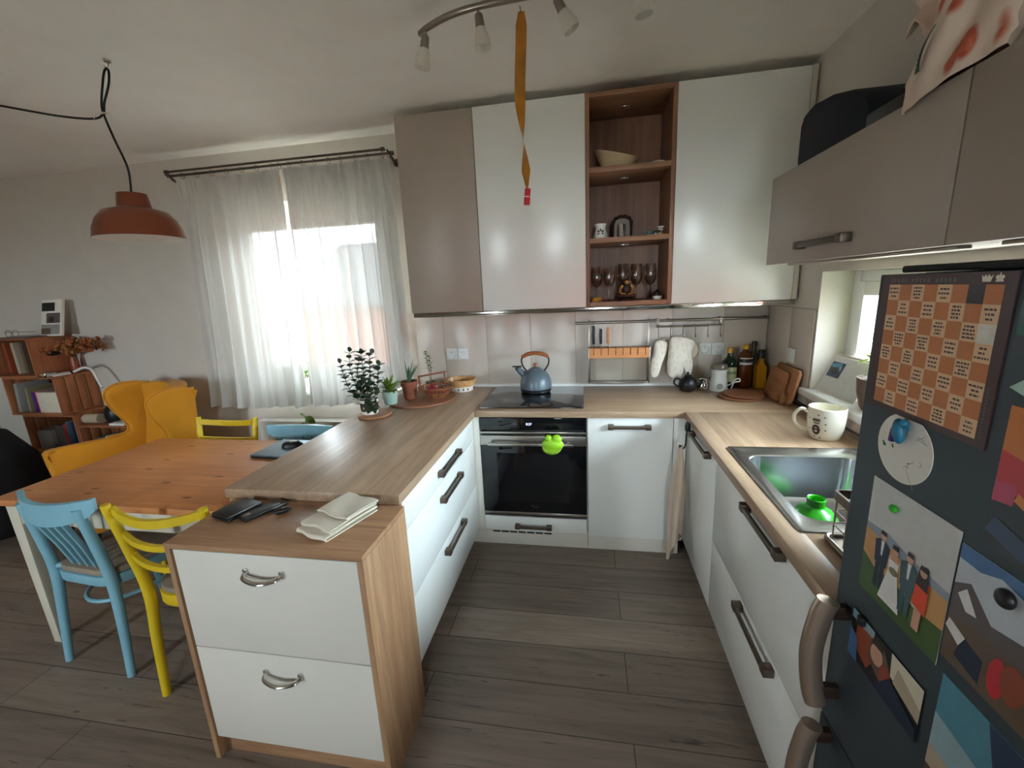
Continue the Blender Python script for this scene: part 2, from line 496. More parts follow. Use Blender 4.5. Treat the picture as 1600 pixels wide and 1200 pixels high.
    def leaf(s, base, d, up, L, Wd, cup=0.15, droop=0.1):
        d = Vector(d).normalized(); up = Vector(up); sd = d.cross(up)
        if sd.length < 1e-4: sd = d.cross(Vector((1, 0, 0.1)))
        sd.normalize(); nn = sd.cross(d)
        b = Vector(base); rows = []
        for t, w in ((0, 0.06), (0.22, 0.75), (0.5, 1.0), (0.78, 0.7), (1.0, 0.04)):
            c = b + d * (L * t) - nn * (droop * L * t * t)
            rows.append([c - sd * (Wd * w) + nn * (cup * Wd * w), c, c + sd * (Wd * w) + nn * (cup * Wd * w)])
        vs = [v for r_ in rows for v in r_]
        fs = []
        for i in range(4):
            for k in range(2):
                q = i * 3 + k
                fs.append((q, q + 1, q + 4, q + 3))
        return s.raw(vs, fs)
    def text(s, body, size, mw, extrude=0.0005):
        cu = bpy.data.curves.new('t', 'FONT'); cu.body = body; cu.size = size; cu.extrude = extrude
        cu.align_x = 'CENTER'; cu.align_y = 'CENTER'
        o = bpy.data.objects.new('t', cu); COL.objects.link(o)
        dg = bpy.context.evaluated_depsgraph_get()
        me = bpy.data.meshes.new_from_object(o.evaluated_get(dg))
        b = bmesh.new(); b.from_mesh(me); bmesh.ops.transform(b, matrix=mw, verts=b.verts[:])
        bpy.data.objects.remove(o); bpy.data.curves.remove(cu); bpy.data.meshes.remove(me)
        return s.merge(b)
    def jitter(s, amt, sc=20.0, seed=0.0):
        for v in s.bm.verts:
            q = v.co * sc + Vector((seed, seed * 2, seed * 3))
            v.co += Vector((mnoise.noise(q), mnoise.noise(q + Vector((9, 0, 0))), mnoise.noise(q + Vector((0, 9, 0))))) * amt
        return s
    def xf(s, m):
        bmesh.ops.transform(s.bm, matrix=m, verts=s.bm.verts[:]); return s
    def build(s, name, mat=None, parent=None, origin=None, angle=38, sub=0, recalc=True):
        if mat is not None:
            mm = MT[mat] if isinstance(mat, str) else mat
            if not s.mats:
                s.mats.append(mm)
        if recalc:
            bmesh.ops.recalc_face_normals(s.bm, faces=s.bm.faces[:])
        for f in s.bm.faces:
            f.smooth = True
        if parent is not None:
            off = wloc(parent)
        elif origin is not None:
            off = Vector(origin)
        else:
            xs = [v.co for v in s.bm.verts]
            off = Vector(((min(v.x for v in xs) + max(v.x for v in xs)) / 2, (min(v.y for v in xs) + max(v.y for v in xs)) / 2, min(v.z for v in xs)))
        for v in s.bm.verts:
            v.co -= off
        me = bpy.data.meshes.new(name)
        s.bm.to_mesh(me); s.bm.free()
        for m_ in s.mats:
            me.materials.append(m_)
        me.set_sharp_from_angle(angle=R(angle))
        o = bpy.data.objects.new(name, me); COL.objects.link(o)
        if parent is not None:
            o.parent = parent
        else:
            o.location = off
        if sub:
            md = o.modifiers.new('subdivision', 'SUBSURF'); md.levels = sub; md.render_levels = sub
        return o

def wloc(o):
    v = Vector((0, 0, 0))
    while o is not None:
        v += o.location; o = o.parent
    return v

def tag(o, label, cat, group=None):
    o['label'] = label; o['category'] = cat
    if group: o['group'] = group
    return o

def thing(name, label, cat, loc, group=None):
    o = bpy.data.objects.new(name, None); COL.objects.link(o)
    o.location = Vector(loc); o.empty_display_size = 0.05
    return tag(o, label, cat, group)

def struct(o):
    o['kind'] = 'structure'; return o

def dup(root, loc, label, group=None, rz=None):
    """copy of a thing with copies of its parts and their sub-parts"""
    r = root.copy(); COL.objects.link(r); r.location = Vector(loc)
    if rz is not None: r.rotation_euler = (0, 0, rz)
    r['label'] = label
    if group: r['group'] = group
    for ch in list(root.children):
        c = ch.copy(); COL.objects.link(c); c.parent = r
        for g in list(ch.children):
            d = g.copy(); COL.objects.link(d); d.parent = c
    return r

def bx(name, mat, parent, x0, x1, y0, y1, z0, z1, bev=0.0015):
    return MB().box(x0, x1, y0, y1, z0, z1, bev).build(name, mat, parent)
def rrect(cx, cy, hx, hy, r, n=5):
    out = []
    for (sx, sy, a0) in ((1, 1, 0), (-1, 1, 90), (-1, -1, 180), (1, -1, 270)):
        for k in range(n + 1):
            a = R(a0 + 90 * k / n)
            out.append((cx + sx * (hx - r) + r * math.cos(a), cy + sy * (hy - r) + r * math.sin(a)))
    return out

# ---------------------------------------------------------------- room shell
H = 0.8525; TH = 0.0356; CZ = 2.51; XR = 1.715; XL = -4.6; YF = -5.2
def wall_with_hole(name, axis, a, b, lo, hi, z0, z1, holes):
    """wall slab across axis from a to b; holes are (u0,u1,z0,z1)"""
    m = MB()
    us = sorted({lo, hi} | {h[0] for h in holes} | {h[1] for h in holes})
    for u0, u1 in zip(us, us[1:]):
        zs = [(z0, z1)]
        for h in holes:
            if u0 >= h[0] - 1e-6 and u1 <= h[1] + 1e-6:
                zs = [(z0, h[2]), (h[3], z1)]
        for q0, q1 in zs:
            if axis == 'y': m.box(u0, u1, a, b, q0, q1)
            else: m.box(a, b, u0, u1, q0, q1)
    bmesh.ops.remove_doubles(m.bm, verts=m.bm.verts[:], dist=1e-5)
    return struct(m.build(name, 'wall', origin=(0, 0, 0)))

struct(MB().box(XL - .3, 2.0, YF - .3, 0.3, -0.1, 0).build('floor', 'floor', origin=(0, 0, 0)))
struct(MB().box(XL - .3, 2.0, YF - .3, 0.3, CZ, CZ + 0.1).build('ceiling', 'ceil', origin=(0, 0, 0)))
WB = (-2.03, -0.68, 0.80, 2.17)
wall_with_hole('wall_back', 'y', 0, 0.3, XL - .3, 2.0, 0, CZ, [WB])
WR = (-1.76, -0.557, 0.92, 1.52)
wall_with_hole('wall_right', 'x', XR, 2.0, YF, 0, 0, CZ, [WR])
WD = (0.65, 1.25, 1.15, 2.1)  # this opening and the next are added, out of view, for fill light
WS = (-2.45, -1.85, 0.75, 2.0)
wall_with_hole('wall_left', 'x', XL - .3, XL, YF, 0, 0, CZ, [])
wall_with_hole('wall_front', 'y', YF - .3, YF, XL - .3, 2.0, 0, CZ, [WS, WD])

def window(name, axis, pos, u0, u1, z0, z1, fw, sw, mull=()):
    """frame across axis at pos (depth 7 cm), one pane per light"""
    def B(m, a0, a1, b0, b1, d0, d1, bev=0.004):
        if axis == 'y': m.box(a0, a1, d0, d1, b0, b1, bev)
        else: m.box(d0, d1, a0, a1, b0, b1, bev)
    m = MB()
    for (f, d0, d1) in ((fw, pos - .035, pos + .035),):
        B(m, u0, u0 + f, z0, z1, d0, d1); B(m, u1 - f, u1, z0, z1, d0, d1)
        B(m, u0 + f, u1 - f, z0, z0 + f, d0, d1); B(m, u0 + f, u1 - f, z1 - f, z1, d0, d1)
    root = struct(m.build(name, 'pvc', origin=((u0 + u1) / 2 if axis == 'y' else pos, pos if axis == 'y' else (u0 + u1) / 2, z0)))
    edges = [u0 + fw] + list(mull) + [u1 - fw]
    for a, b in zip(edges, edges[1:]):
        s = MB(); d0, d1 = pos - .048, pos + .02
        B(s, a, a + sw, z0 + fw, z1 - fw, d0, d1); B(s, b - sw, b, z0 + fw, z1 - fw, d0, d1)
        B(s, a + sw, b - sw, z0 + fw, z0 + fw + sw, d0, d1); B(s, a + sw, b - sw, z1 - fw - sw, z1 - fw, d0, d1)
        so = s.build('window_sash', 'pvc', root)
        g = MB(); B(g, a + sw - .005, b - sw + .005, z0 + fw + sw - .005, z1 - fw - sw + .005, pos - .004, pos, 0)
        g.build('window_pane', 'pane', so)
    return root
window('window_1', 'y', 0.17, WB[0], WB[1], WB[2] + .03, WB[3], 0.075, 0.085)
window('window_2', 'x', 1.885, WR[0], WR[1], 0.957, WR[3], 0.05, 0.06, mull=(-1.15,))
window('fill_window_2', 'y', YF - .17, WS[0], WS[1], WS[2], WS[3], 0.05, 0.05)  # unseen window added behind the camera to brighten the room
window('fill_window_1', 'y', YF - .17, WD[0], WD[1], WD[2], WD[3], 0.06, 0.07)  # second added fill window, also out of view
struct(MB().box(1.684, 1.85, WR[0] - .05, WR[1] + .055, 0.918, 0.955, 0.008, 3).build('trim_1', 'pvc'))      # sill board of the right window
struct(MB().box(WB[0] - .03, WB[1] - .005, -0.03, 0.135, 0.795, 0.83, 0.006, 3).build('trim_2', 'pvc'))        # sill board of the back window

def tiles(name, axis, pos, us, z0, z1, th=0.008):
    m = MB().use('grout')
    lo, hi = us[0], us[-1]
    if axis == 'y': m.box(lo, hi, pos - 0.006, pos - .0005, z0, z1)
    else: m.box(pos - 0.006, pos - .0005, lo, hi, z0, z1)
    m.use('tile')
    for a, b in zip(us, us[1:]):
        if axis == 'y': m.box(a + .001, b - .001, pos - th, pos - .004, z0, z1, 0.0012)
        else: m.box(pos - th, pos - .004, a + .001, b - .001, z0, z1, 0.0012)
    return struct(m.build(name))
tiles('trim_3', 'y', 0, [-0.66, -0.354, -0.05, 0.252, 0.55, 0.852, 1.155, 1.457, XR - .009], H, 1.378)
tiles('trim_4', 'x', XR, [-0.545, -0.305, -0.009], H, 1.345)
tiles('trim_5', 'x', XR, [-1.99, -1.69, -1.39, -1.09, -0.79, -0.546], H, 0.917)

# ---------------------------------------------------------------- kitchen: worktops
t = MB().box(-0.675, 0.0, -1.617, -0.0105, H - TH, H, 0.002)
tag(t.build('worktop', 'oaky'), 'oak-look worktop of the peninsula, carrying the potted plants', 'worktop')
t = MB().box(0.001, 1.7045, -0.6212, -0.0105, H - TH, H, 0.002)
tag(t.build('worktop', 'oakx'), 'oak-look worktop along the back wall around the black hob', 'worktop')
SK = (1.18, 1.62, -1.715, -1.125)
t = MB()
t.box(1.115, SK[0], -1.99, -0.6222, H - TH, H, 0.0015); t.box(SK[1], 1.7045, -1.99, -0.6222, H - TH, H, 0.0015)
t.box(SK[0] - .001, SK[1] + .001, SK[3], -0.6222, H - TH, H, 0.0015); t.box(SK[0] - .001, SK[1] + .001, -1.99, SK[2], H - TH, H, 0.0015)
tag(t.build('worktop', 'oaky'), 'oak-look worktop under the right window, cut out for the sink', 'worktop')
tag(MB().prism([(-0.011, H + .0005), (-0.026, H + .0005), (-0.022, H + .014), (-0.011, H + .02)], 'x', -0.66, 1.70).build('sealing_strip', 'pvc'),
    'white sealing strip where the back worktop meets the tiles', 'strip')
tag(MB().prism([(1.7045, H + .0005), (1.69, H + .0005), (1.694, H + .014), (1.7045, H + .02)], 'y', -1.985, -0.03).build('sealing_strip', 'nickel'),
    'grey sealing strip along the wall below the right window sill', 'strip')

# ---------------------------------------------------------------- kitchen: base cabinets
def bar_handle(parent, p, along, out, L, mat='bronze', w=0.013, d=0.03, name='handle'):
    """square bridge handle: p centre on the front, along and out unit vectors"""
    p, a, o = Vector(p), Vector(along), Vector(out)
    up = a.cross(o)
    m = MB()
    def blk(a0, a1, o0, o1, h):
        vs = [p + a * x + o * y + up * z for x in (a0, a1) for y in (o0, o1) for z in (-h, h)]
        lo = [min(v[i] for v in vs) for i in range(3)]; hi = [max(v[i] for v in vs) for i in range(3)]
        m.box(lo[0], hi[0], lo[1], hi[1], lo[2], hi[2], 0.0018)
    blk(-L / 2, -L / 2 + 0.03, 0.0004, d, w); blk(L / 2 - 0.03, L / 2, 0.0004, d, w)
    blk(-L / 2 + .028, L / 2 - .028, d - 0.011, d - .001, w * 0.72)
    return m.build(name, mat, parent)

# peninsula drawers, fronts face +x at x=-0.02
c = thing('drawer_cabinet', 'glossy white three-drawer base cabinet under the peninsula worktop', 'cabinet', (-0.33, -1.1, 0))
bx('carcass', 'carcass', c, -0.60, -0.041, -1.596, -0.03, 0.10, H - TH - .001, 0.001)
bx('back_panel', 'oakz', c, -0.638, -0.602, -1.598, -0.03, 0.0, H - TH - .001)
bx('plinth', 'matwhite', c, -0.59, -0.075, -1.59, -0.575, 0.0, 0.099)
for z0, z1, hz in ((0.682, 0.810, 0.735), (0.398, 0.679, 0.612), (0.108, 0.395, 0.352)):
    d = bx('drawer', 'glosswhite', c, -0.039, -0.02, -1.597, -0.606, z0, z1, 0.0012)
    bar_handle(d, (-0.02, -1.06, hz), (0, 1, 0), (1, 0, 0), 0.285)
tag(MB().box(-0.66, -0.0005, -1.617, -1.599, 0.0, H - TH - .001, 0.001).build('end_panel', 'oakz'),
    'tall oak-look end panel closing the peninsula behind the small drawer cabinet', 'panel')

# oven housing
c = thing('base_cabinet', 'white base cabinet housing the oven with a slim drawer below it', 'cabinet', (0.3, -0.3, 0))
m = MB()
m.box(0.002, 0.0165, -0.60, -0.03, 0.10, H - TH - .001, 0.0008); m.box(0.6175, 0.6225, -0.582, -0.03, 0.10, H - TH - .001, 0.0008)
m.box(0.0165, 0.6175, -0.582, -0.03, 0.10, 0.112); m.box(0.0165, 0.6175, -0.05, -0.03, 0.112, H - TH - .001)
m.box(-0.036, 0.002, -0.60, -0.58, 0.10, H - TH - .001, 0.0008)
m.build('carcass', 'matwhite', c)
d = bx('drawer', 'glosswhite', c, 0.019, 0.615, -0.601, -0.584, 0.1125, 0.2, 0.001)
bar_handle(d, (0.308, -0.601, 0.148), (1, 0, 0), (0, -1, 0), 0.215)
pl = bx('plinth', 'matwhite', c, -0.07, 0.62, -0.57, -0.552, 0.0, 0.099, 0.001)
g = MB().use('matwhite').box(0.05, 0.42, -0.574, -0.5705, 0.074, 0.098, 0.001)
g.use('slot')
for k in range(7):
    g.box(0.056 + k * .0517, 0.100 + k * .0517, -0.5748, -0.5735, 0.080, 0.090)
g.build('vent_grille', None, pl)

o = thing('oven', 'black glass built-in oven with a steel handle band under the hob', 'oven', (0.317, -0.59, 0.212))
bx('oven_body', 'black', o, 0.03, 0.605, -0.58, -0.10, 0.214, 0.80, 0.001)
cp = bx('control_panel', 'glassblack', o, 0.0185, 0.6155, -0.602, -0.581, 0.738, 0.8075, 0.002)
m = MB().text('8:27', 0.019, Matrix.Translation((0.302, -0.6025, 0.772)) @ Matrix.Rotation(PI / 2, 4, 'X'), 0.0002)
m.build('clock_display', M('lit_display', (205, 215, 255), 0.5, var=0, emit=0.9), cp)
m = MB()
for k in range(3):
    m.box(0.205 + k * .011, 0.212 + k * .011, -0.6026, -0.602, 0.765, 0.779)
m.build('touch_symbols', M('dim_symbol', (60, 62, 66), 0.5), cp)
dr = MB().use('glassblack').box(0.0185, 0.6155, -0.601, -0.582, 0.234, 0.644, 0.002).use('steel').box(0.0185, 0.6155, -0.602, -0.582, 0.646, 0.703, 0.002)
dr.use('steel').box(0.0185, 0.6155, -0.6015, -0.583, 0.2135, 0.232, 0.002)
dr.use('steel').box(0.0185, 0.6155, -0.6035, -0.583, 0.7155, 0.7275, 0.002)
dr = dr.build('oven_door', None, o)
bx('door_window', M('dark_oven_window', (20, 20, 22), 0.05, var=0.02), dr, 0.11, 0.52, -0.6016, -0.6008, 0.30, 0.60, 0.0)
m = MB()
m.box(0.068, 0.548, -0.640, -0.626, 0.655, 0.671, 0.004); m.box(0.085, 0.105, -0.628, -0.6015, 0.656, 0.670, 0.003); m.box(0.51, 0.53, -0.628, -0.6015, 0.656, 0.670, 0.003)
m.build('door_handle', 'steel', dr)
m = MB().tube(catmull([(0.300, -0.6018, 0.272), (0.306, -0.6018, 0.280), (0.313, -0.6018, 0.271), (0.328, -0.6018, 0.269), (0.342, -0.6018, 0.272)], 5), 0.0022, 6)
m.build('maker_mark', M('grey_mark', (70, 70, 74), 0.4), dr)

# cabinet right of the oven
c = thing('base_cabinet', 'white base cabinet with one door and a top handle right of the oven', 'cabinet', (0.85, -0.3, 0))
m = MB().box(0.624, 1.66, -0.58, -0.03, 0.10, H - TH - .001, 0.001); m.build('carcass', 'carcass', c)
d = bx('door', 'glosswhite', c, 0.6245, 1.0665, -0.601, -0.583, 0.1015, 0.8135, 0.0012)
bar_handle(d, (0.842, -0.601, 0.765), (1, 0, 0), (0, -1, 0), 0.222)
bx('plinth', 'matwhite', c, 0.622, 1.12, -0.57, -0.552, 0.0, 0.099, 0.001)
bx('corner_filler', 'white', c, 1.0695, 1.133, -0.599, -0.583, 0.1015, 0.8135, 0.001)

# right run, fronts face -x at x=1.135
c = thing('base_cabinet', 'white corner base cabinet on the right whose handle holds a towel hook', 'cabinet', (1.4, -0.87, 0))
bx('carcass', 'carcass', c, 1.155, 1.70, -1.122, -0.606, 0.10, 0.64, 0.001)
m = MB().box(1.155, 1.165, -1.122, -0.606, .64, H - TH - .001); m.build('front_rail', 'carcass', c)
d = bx('door', 'glosswhite', c, 1.135, 1.1535, -1.1215, -0.604, 0.115, 0.8135, 0.0012)
bar_handle(d, (1.135, -0.90, 0.785), (0, 1, 0), (-1, 0, 0), 0.30)
bx('plinth', 'matwhite', c, 1.19, 1.21, -1.122, -0.606, 0.0, 0.099, 0.001)
c = thing('drawer_cabinet', 'glossy white two-drawer base cabinet below the sink', 'cabinet', (1.4, -1.56, 0))
bx('carcass', 'carcass', c, 1.155, 1.70, -1.988, -1.126, 0.10, 0.64, 0.001)
m = MB().box(1.155, 1.165, -1.988, -1.126, .64, H - TH - .001); m.build('front_rail', 'carcass', c)
for z0, z1, hz, hy in ((0.444, 0.8135, 0.79, -1.61), (0.115, 0.441, 0.42, -1.61)):
    d = bx('drawer', 'glosswhite', c, 1.135, 1.1535, -1.988, -1.1245, z0, z1, 0.0012)
    bar_handle(d, (1.135, hy, hz), (0, 1, 0), (-1, 0, 0), 0.28)
bx('plinth', 'matwhite', c, 1.19, 1.21, -1.988, -1.126, 0.0, 0.099, 0.001)

# ---------------------------------------------------------------- hob, sink
hb = MB().prism(rrect(0.308, -0.31, 0.295, 0.26, 0.008, 4), 'z', H + .0005, H + .006, 0.0012).build('hob', 'hob')
tag(hb, 'black glass induction hob set in the back worktop under the kettle', 'hob')

sk = thing('sink', 'stainless steel inset sink holding a green funnel', 'sink', (1.4, -1.42, H))
loops = []
def ring(hx, hy, r, z, cx=1.40, cy=-1.42): loops.append([(x, y, z) for x, y in rrect(cx, cy, hx, hy, r, 6)])
ring(0.232, 0.307, 0.012, H + .0008); ring(0.230, 0.305, 0.012, H + .0045); ring(0.224, 0.299, 0.012, H + .0055); ring(0.216, 0.291, 0.014, H + .0035)
ring(0.192, 0.238, 0.055, H + .0035, 1.40, -1.43); ring(0.186, 0.232, 0.052, H - .001, 1.40, -1.43)
ring(0.176, 0.222, 0.05, H - .10, 1.40, -1.43); ring(0.168, 0.214, 0.05, H - .155, 1.40, -1.43); ring(0.15, 0.196, 0.05, H - .170, 1.40, -1.43); ring(0.05, 0.05, 0.045, H - .175, 1.40, -1.43)
m = MB(); vs = []; fs = []; n = len(loops[0])
for l in loops: vs += l
for i in range(len(loops) - 1):
    for k in range(n):
        fs.append((i * n + k, i * n + (k + 1) % n, (i + 1) * n + (k + 1) % n, (i + 1) * n + k))
fs.append(tuple(range((len(loops) - 1) * n, len(loops) * n)))
m.raw(vs, fs).build('basin', 'sink', sk)
MB().lathe([(0, 0), (0.038, 0), (0.04, 0.003), (0.03, 0.004), (0.012, 0.002), (0, 0.002)], (1.40, -1.43, H - .1742), 24).build('drain', 'chrome', sk)
f = MB().lathe([(0, .0), (0.058, 0), (0.070, 0.012), (0.068, 0.03), (0.05, 0.055), (0.03, 0.064), (0.026, 0.07), (0.028, 0.095), (0.026, 0.098), (0.022, 0.095), (0.021, 0.07), (0, 0.055)], (1.375, -1.385, H - .1683), 36)
tag(f.build('funnel', 'green2'), 'bright green silicone funnel standing upside down in the sink', 'funnel')

# dish rack on the worktop beyond the sink
dk = thing('dish_rack', 'small wire dish rack with a bronze top band beside the sink', 'dish rack', (1.38, -1.86, H))
X0, X1, Y0, Y1 = 1.215, 1.50, -1.975, -1.745
m = MB().prism(rrect((X0 + X1) / 2, (Y0 + Y1) / 2, (X1 - X0) / 2, (Y1 - Y0) / 2, .02), 'z', H + .001, H + .006)
m.tube([(x, y, H + .010) for x, y in rrect((X0 + X1) / 2, (Y0 + Y1) / 2, (X1 - X0) / 2, (Y1 - Y0) / 2, .02)], 0.006, 8, closed=True)
m.build('drip_tray', 'nickel', dk)
m = MB()
for zz in (.05, .085):
    m.tube([(x, y, H + zz) for x, y in rrect((X0 + X1) / 2, (Y0 + Y1) / 2, (X1 - X0) / 2 - .01, (Y1 - Y0) / 2 - .01, .015)], 0.0022, 6, closed=True)
for k in range(5):
    yy = Y0 + .02 + k * (Y1 - Y0 - .04) / 4
    m.tube([(X0 + .01, yy, H + .014), (X0 + .01, yy, H + .125)], 0.0022, 6); m.tube([(X1 - .01, yy, H + .014), (X1 - .01, yy, H + .125)], 0.0022, 6)
for k in range(4):
    xx = X0 + .05 + k * .055
    m.tube([(xx, Y1 - .01, H + .014), (xx, Y1 - .01, H + .125)], 0.0022, 6)
m.build('wire_basket', 'nickel', dk)
m = MB(); rr = rrect((X0 + X1) / 2, (Y0 + Y1) / 2, (X1 - X0) / 2 - .006, (Y1 - Y0) / 2 - .006, .012, 3)
ri = rrect((X0 + X1) / 2, (Y0 + Y1) / 2, (X1 - X0) / 2 - .011, (Y1 - Y0) / 2 - .011, .010, 3)
n = len(rr); vs = [(x, y, H + .115) for x, y in rr] + [(x, y, H + .138) for x, y in rr] + [(x, y, H + .138) for x, y in ri] + [(x, y, H + .115) for x, y in ri]
fs = []
for k in range(n):
    q = (k + 1) % n
    for a, b in ((0, 1), (1, 2), (2, 3), (3, 0)): fs.append((a * n + k, a * n + q, b * n + q, b * n + k))
m.raw(vs, fs).build('top_band', 'bronze', dk)
cup = thing('cup', 'white cup standing inside the wire dish rack', 'cup', (1.29, -1.83, H + .012))
MB().lathe([(0, 0), (0.03, 0), (0.038, 0.01), (0.04, 0.08), (0.037, 0.08), (0.034, 0.012), (0, 0.01)], (1.29, -1.83, H + .0125), 28).build('cup_body', 'porc', cup)
pm = Matrix.Rotation(R(78), 3, 'Y') @ Matrix.Scale(.82, 3)
p = MB().lathe([(0, 0), (0.06, 0), (0.085, 0.008), (0.115, 0.016), (0.115, 0.019), (0.083, 0.012), (0.058, 0.004), (0, 0.004)], (1.36, -1.86, H + .118), 36, mat=pm)
tag(p.build('plate', 'black'), 'black round plate standing upright in the dish rack, cut off by the fridge', 'plate')

# ---------------------------------------------------------------- wall cabinets
def knob_free_front(parent, mat, x0, x1, y0, y1, z0, z1): return bx('door', mat, parent, x0, x1, y0, y1, z0, z1, 0.0012)
c = thing('wall_cabinet', 'taupe-fronted wall cabinet at the left end beside the curtain', 'wall cabinet', (-0.2, -0.18, 1.39))
bx('carcass', 'carcass', c, -0.419, 0.0215, -0.340, -0.009, 1.392, 2.463, 0.001)
bx('door', 'taupe', c, -0.4205, 0.0220, -0.36, -0.3415, 1.39, 2.465, 0.0012)
c = thing('wall_cabinet', 'tall white wall cabinet left of the open wooden shelves', 'wall cabinet', (0.32, -0.18, 1.39))
bx('carcass', 'carcass', c, 0.0235, 0.6205, -0.340, -0.009, 1.392, 2.463, 0.001)
bx('door', 'white', c, 0.0255, 0.6205, -0.36, -0.3415, 1.39, 2.465, 0.0012)
c = thing('wall_cabinet', 'tall white wall cabinet right of the open wooden shelves', 'wall cabinet', (1.37, -0.18, 1.39))
bx('carcass', 'carcass', c, 1.0785, 1.674, -0.340, -0.009, 1.392, 2.463, 0.001)
bx('door', 'white', c, 1.0785, 1.674, -0.36, -0.3415, 1.39, 2.465, 0.0012)
bx('side_filler', 'carcass', c, 1.6765, 1.700, -0.36, -0.30, 1.39, 2.468, 0.001)
c = thing('wall_shelf_unit', 'open brown wood shelf unit between the two tall white wall cabinets', 'shelf unit', (0.85, -0.18, 1.39))
bx('side_panel', 'brown', c, 0.6225, 0.6425, -0.36, -0.009, 1.39, 2.465); bx('side_panel', 'brown', c, 1.0555, 1.0765, -0.36, -0.009, 1.39, 2.465)
bx('top_panel', 'brownx', c, 0.6430, 1.0550, -0.36, -0.009, 2.443, 2.465); bx('bottom_panel', 'brownx', c, 0.6430, 1.0550, -0.36, -0.009, 1.39, 1.415)
bx('back_board', 'brown', c, 0.6430, 1.0550, -0.018, -0.010, 1.4155, 2.4425, 0)
for z in (2.087, 1.731):
    bx('shelf', 'brownx', c, 0.6430, 1.0550, -0.358, -0.019, z, z + .026)
for z in (2.443, 2.087, 1.731):
    bx('shelf_light', 'chrome', c, 0.81, 0.86, -0.215, -0.18, z - .008, z - .0005, 0.002)
SHZ = (2.1135, 1.7575, 1.4155)
tag(MB().box(-0.418, 1.70, -0.343, -0.325, 1.3625, 1.3885, 0.001).build('pelmet_rail', 'alu'), 'polished aluminium strip running below all the back wall cabinets', 'trim strip')

XU = 1.355
def upper(y0, y1, label, handle):
    c = thing('wall_cabinet', label, 'wall cabinet', (1.53, (y0 + y1) / 2, 1.556))
    bx('carcass', 'carcass', c, XU + .02, XR - .002, y0 + .001, y1 - .001, 1.558, 1.882, 0.001)
    d = bx('door', 'taupe', c, XU, XU + .0185, y0, y1, 1.556, 1.884, 0.0012)
    if handle: bar_handle(d, (XU, handle, 1.609), (0, 1, 0), (-1, 0, 0), 0.29)
    lb = MB().box(XU + .06, XU + .09, y0 + .05, y1 - .05, 1.549, 1.5575, 0.002).build('light_bar', 'nickel', c)
    return c
upper(-1.772, -0.86, 'taupe lift-up wall cabinet above the right window, with one bronze handle', -1.30)
upper(-2.70, -1.776, 'taupe wall cabinet at the right edge above the fridge, no handle in sight', None)

# ---------------------------------------------------------------- fridge
FX = 1.11
fr = thing('fridge', 'tall blue-grey steel fridge-freezer at the right, covered with photos', 'fridge', (1.4, -2.31, 0))
bx('fridge_body', 'fridgeside', fr, FX + .062, 1.705, -2.60, -2.004, 0.03, 1.505, 0.004)
bx('top_cap', 'seal', fr, FX + .03, 1.70, -2.598, -2.006, 1.506, 1.517, 0.003)
def fdoor(name, z0, z1, hz0, hz1):
    d = MB().prism([(FX + .004, -2.0045), (FX, -2.0085), (FX, -2.5955), (FX + .004, -2.5995), (FX + .058, -2.5995), (FX + .058, -2.0045)], 'z', z0, z1, 0.0015).build(name, 'fridge', fr)
    pts = [(FX - .038, -2.052, hz1), (FX - .047, -2.050, lerp(hz1, hz0, .15)), (FX - .055, -2.048, lerp(hz1, hz0, .5)), (FX - .047, -2.050, lerp(hz1, hz0, .85)), (FX - .038, -2.052, hz0)]
    h = MB().tube(catmull(pts, 8), 0.017, 16, flat=(0.9, 1.2)); h.build('handle', 'fhandle', d)
    for zz in (lerp(hz1, hz0, .10), lerp(hz1, hz0, .88)):
        MB().box(FX - .042, FX - .0003, -2.058, -2.042, zz - .014, zz + .014, 0.003).build('handle_mount', 'darkbronze', d)
    return d
fdoor('fridge_door', 0.606, 1.504, 0.670, 0.905)
fdoor('freezer_door', 0.05, 0.598, 0.36, 0.612)
bx('door_gasket', 'seal', fr, FX + .008, FX + .058, -2.597, -2.007, 0.5985, 0.6055, 0)
bx('foot_plinth', 'seal', fr, FX + .08, 1.70, -2.59, -2.014, 0.0, 0.029, 0)

# ---------------------------------------------------------------- flat prints stuck on the fridge
class Print:
    """flat sheet on the fridge front (plane x): u runs away from the far edge, v up"""
    def __init__(s, y0, y1, z0, z1, x, mat, th=0.0007, shear=0.0):
        s.a = (y0, y1, z0, z1); s.x = x; s.sh = shear; s.m = MB().use(mat); s.k = 0
        q = [s.p(u, v, 0) for u, v in ((0, 0), (1, 0), (1, 1), (0, 1))]
        b = [(v[0] + th, v[1], v[2]) for v in q]
        s.m.raw(q + b, [(0, 1, 2, 3), (7, 6, 5, 4), (0, 4, 5, 1), (1, 5, 6, 2), (2, 6, 7, 3), (3, 7, 4, 0)])
    def p(s, u, v, k):
        y0, y1, z0, z1 = s.a
        return (s.x - 0.00012 * k, lerp(y0, y1, u), lerp(z0, z1, v) + s.sh * u)
    def poly(s, mat, pts, k=None):
        if k is None: s.k += 1; k = s.k
        s.m.use(mat).raw([s.p(u, v, k) for u, v in pts], [tuple(range(len(pts)))]); return s
    def oval(s, mat, cu, cv, ru, rv, k=None, n=14):
        return s.poly(mat, [(cu + ru * math.cos(2 * PI * i / n), cv + rv * math.sin(2 * PI * i / n)) for i in range(n)], k)
    def done(s, name): return s.m.build(name, recalc=False, origin=(s.x, (s.a[0] + s.a[1]) / 2, s.a[2]))

X1 = FX - 0.0008
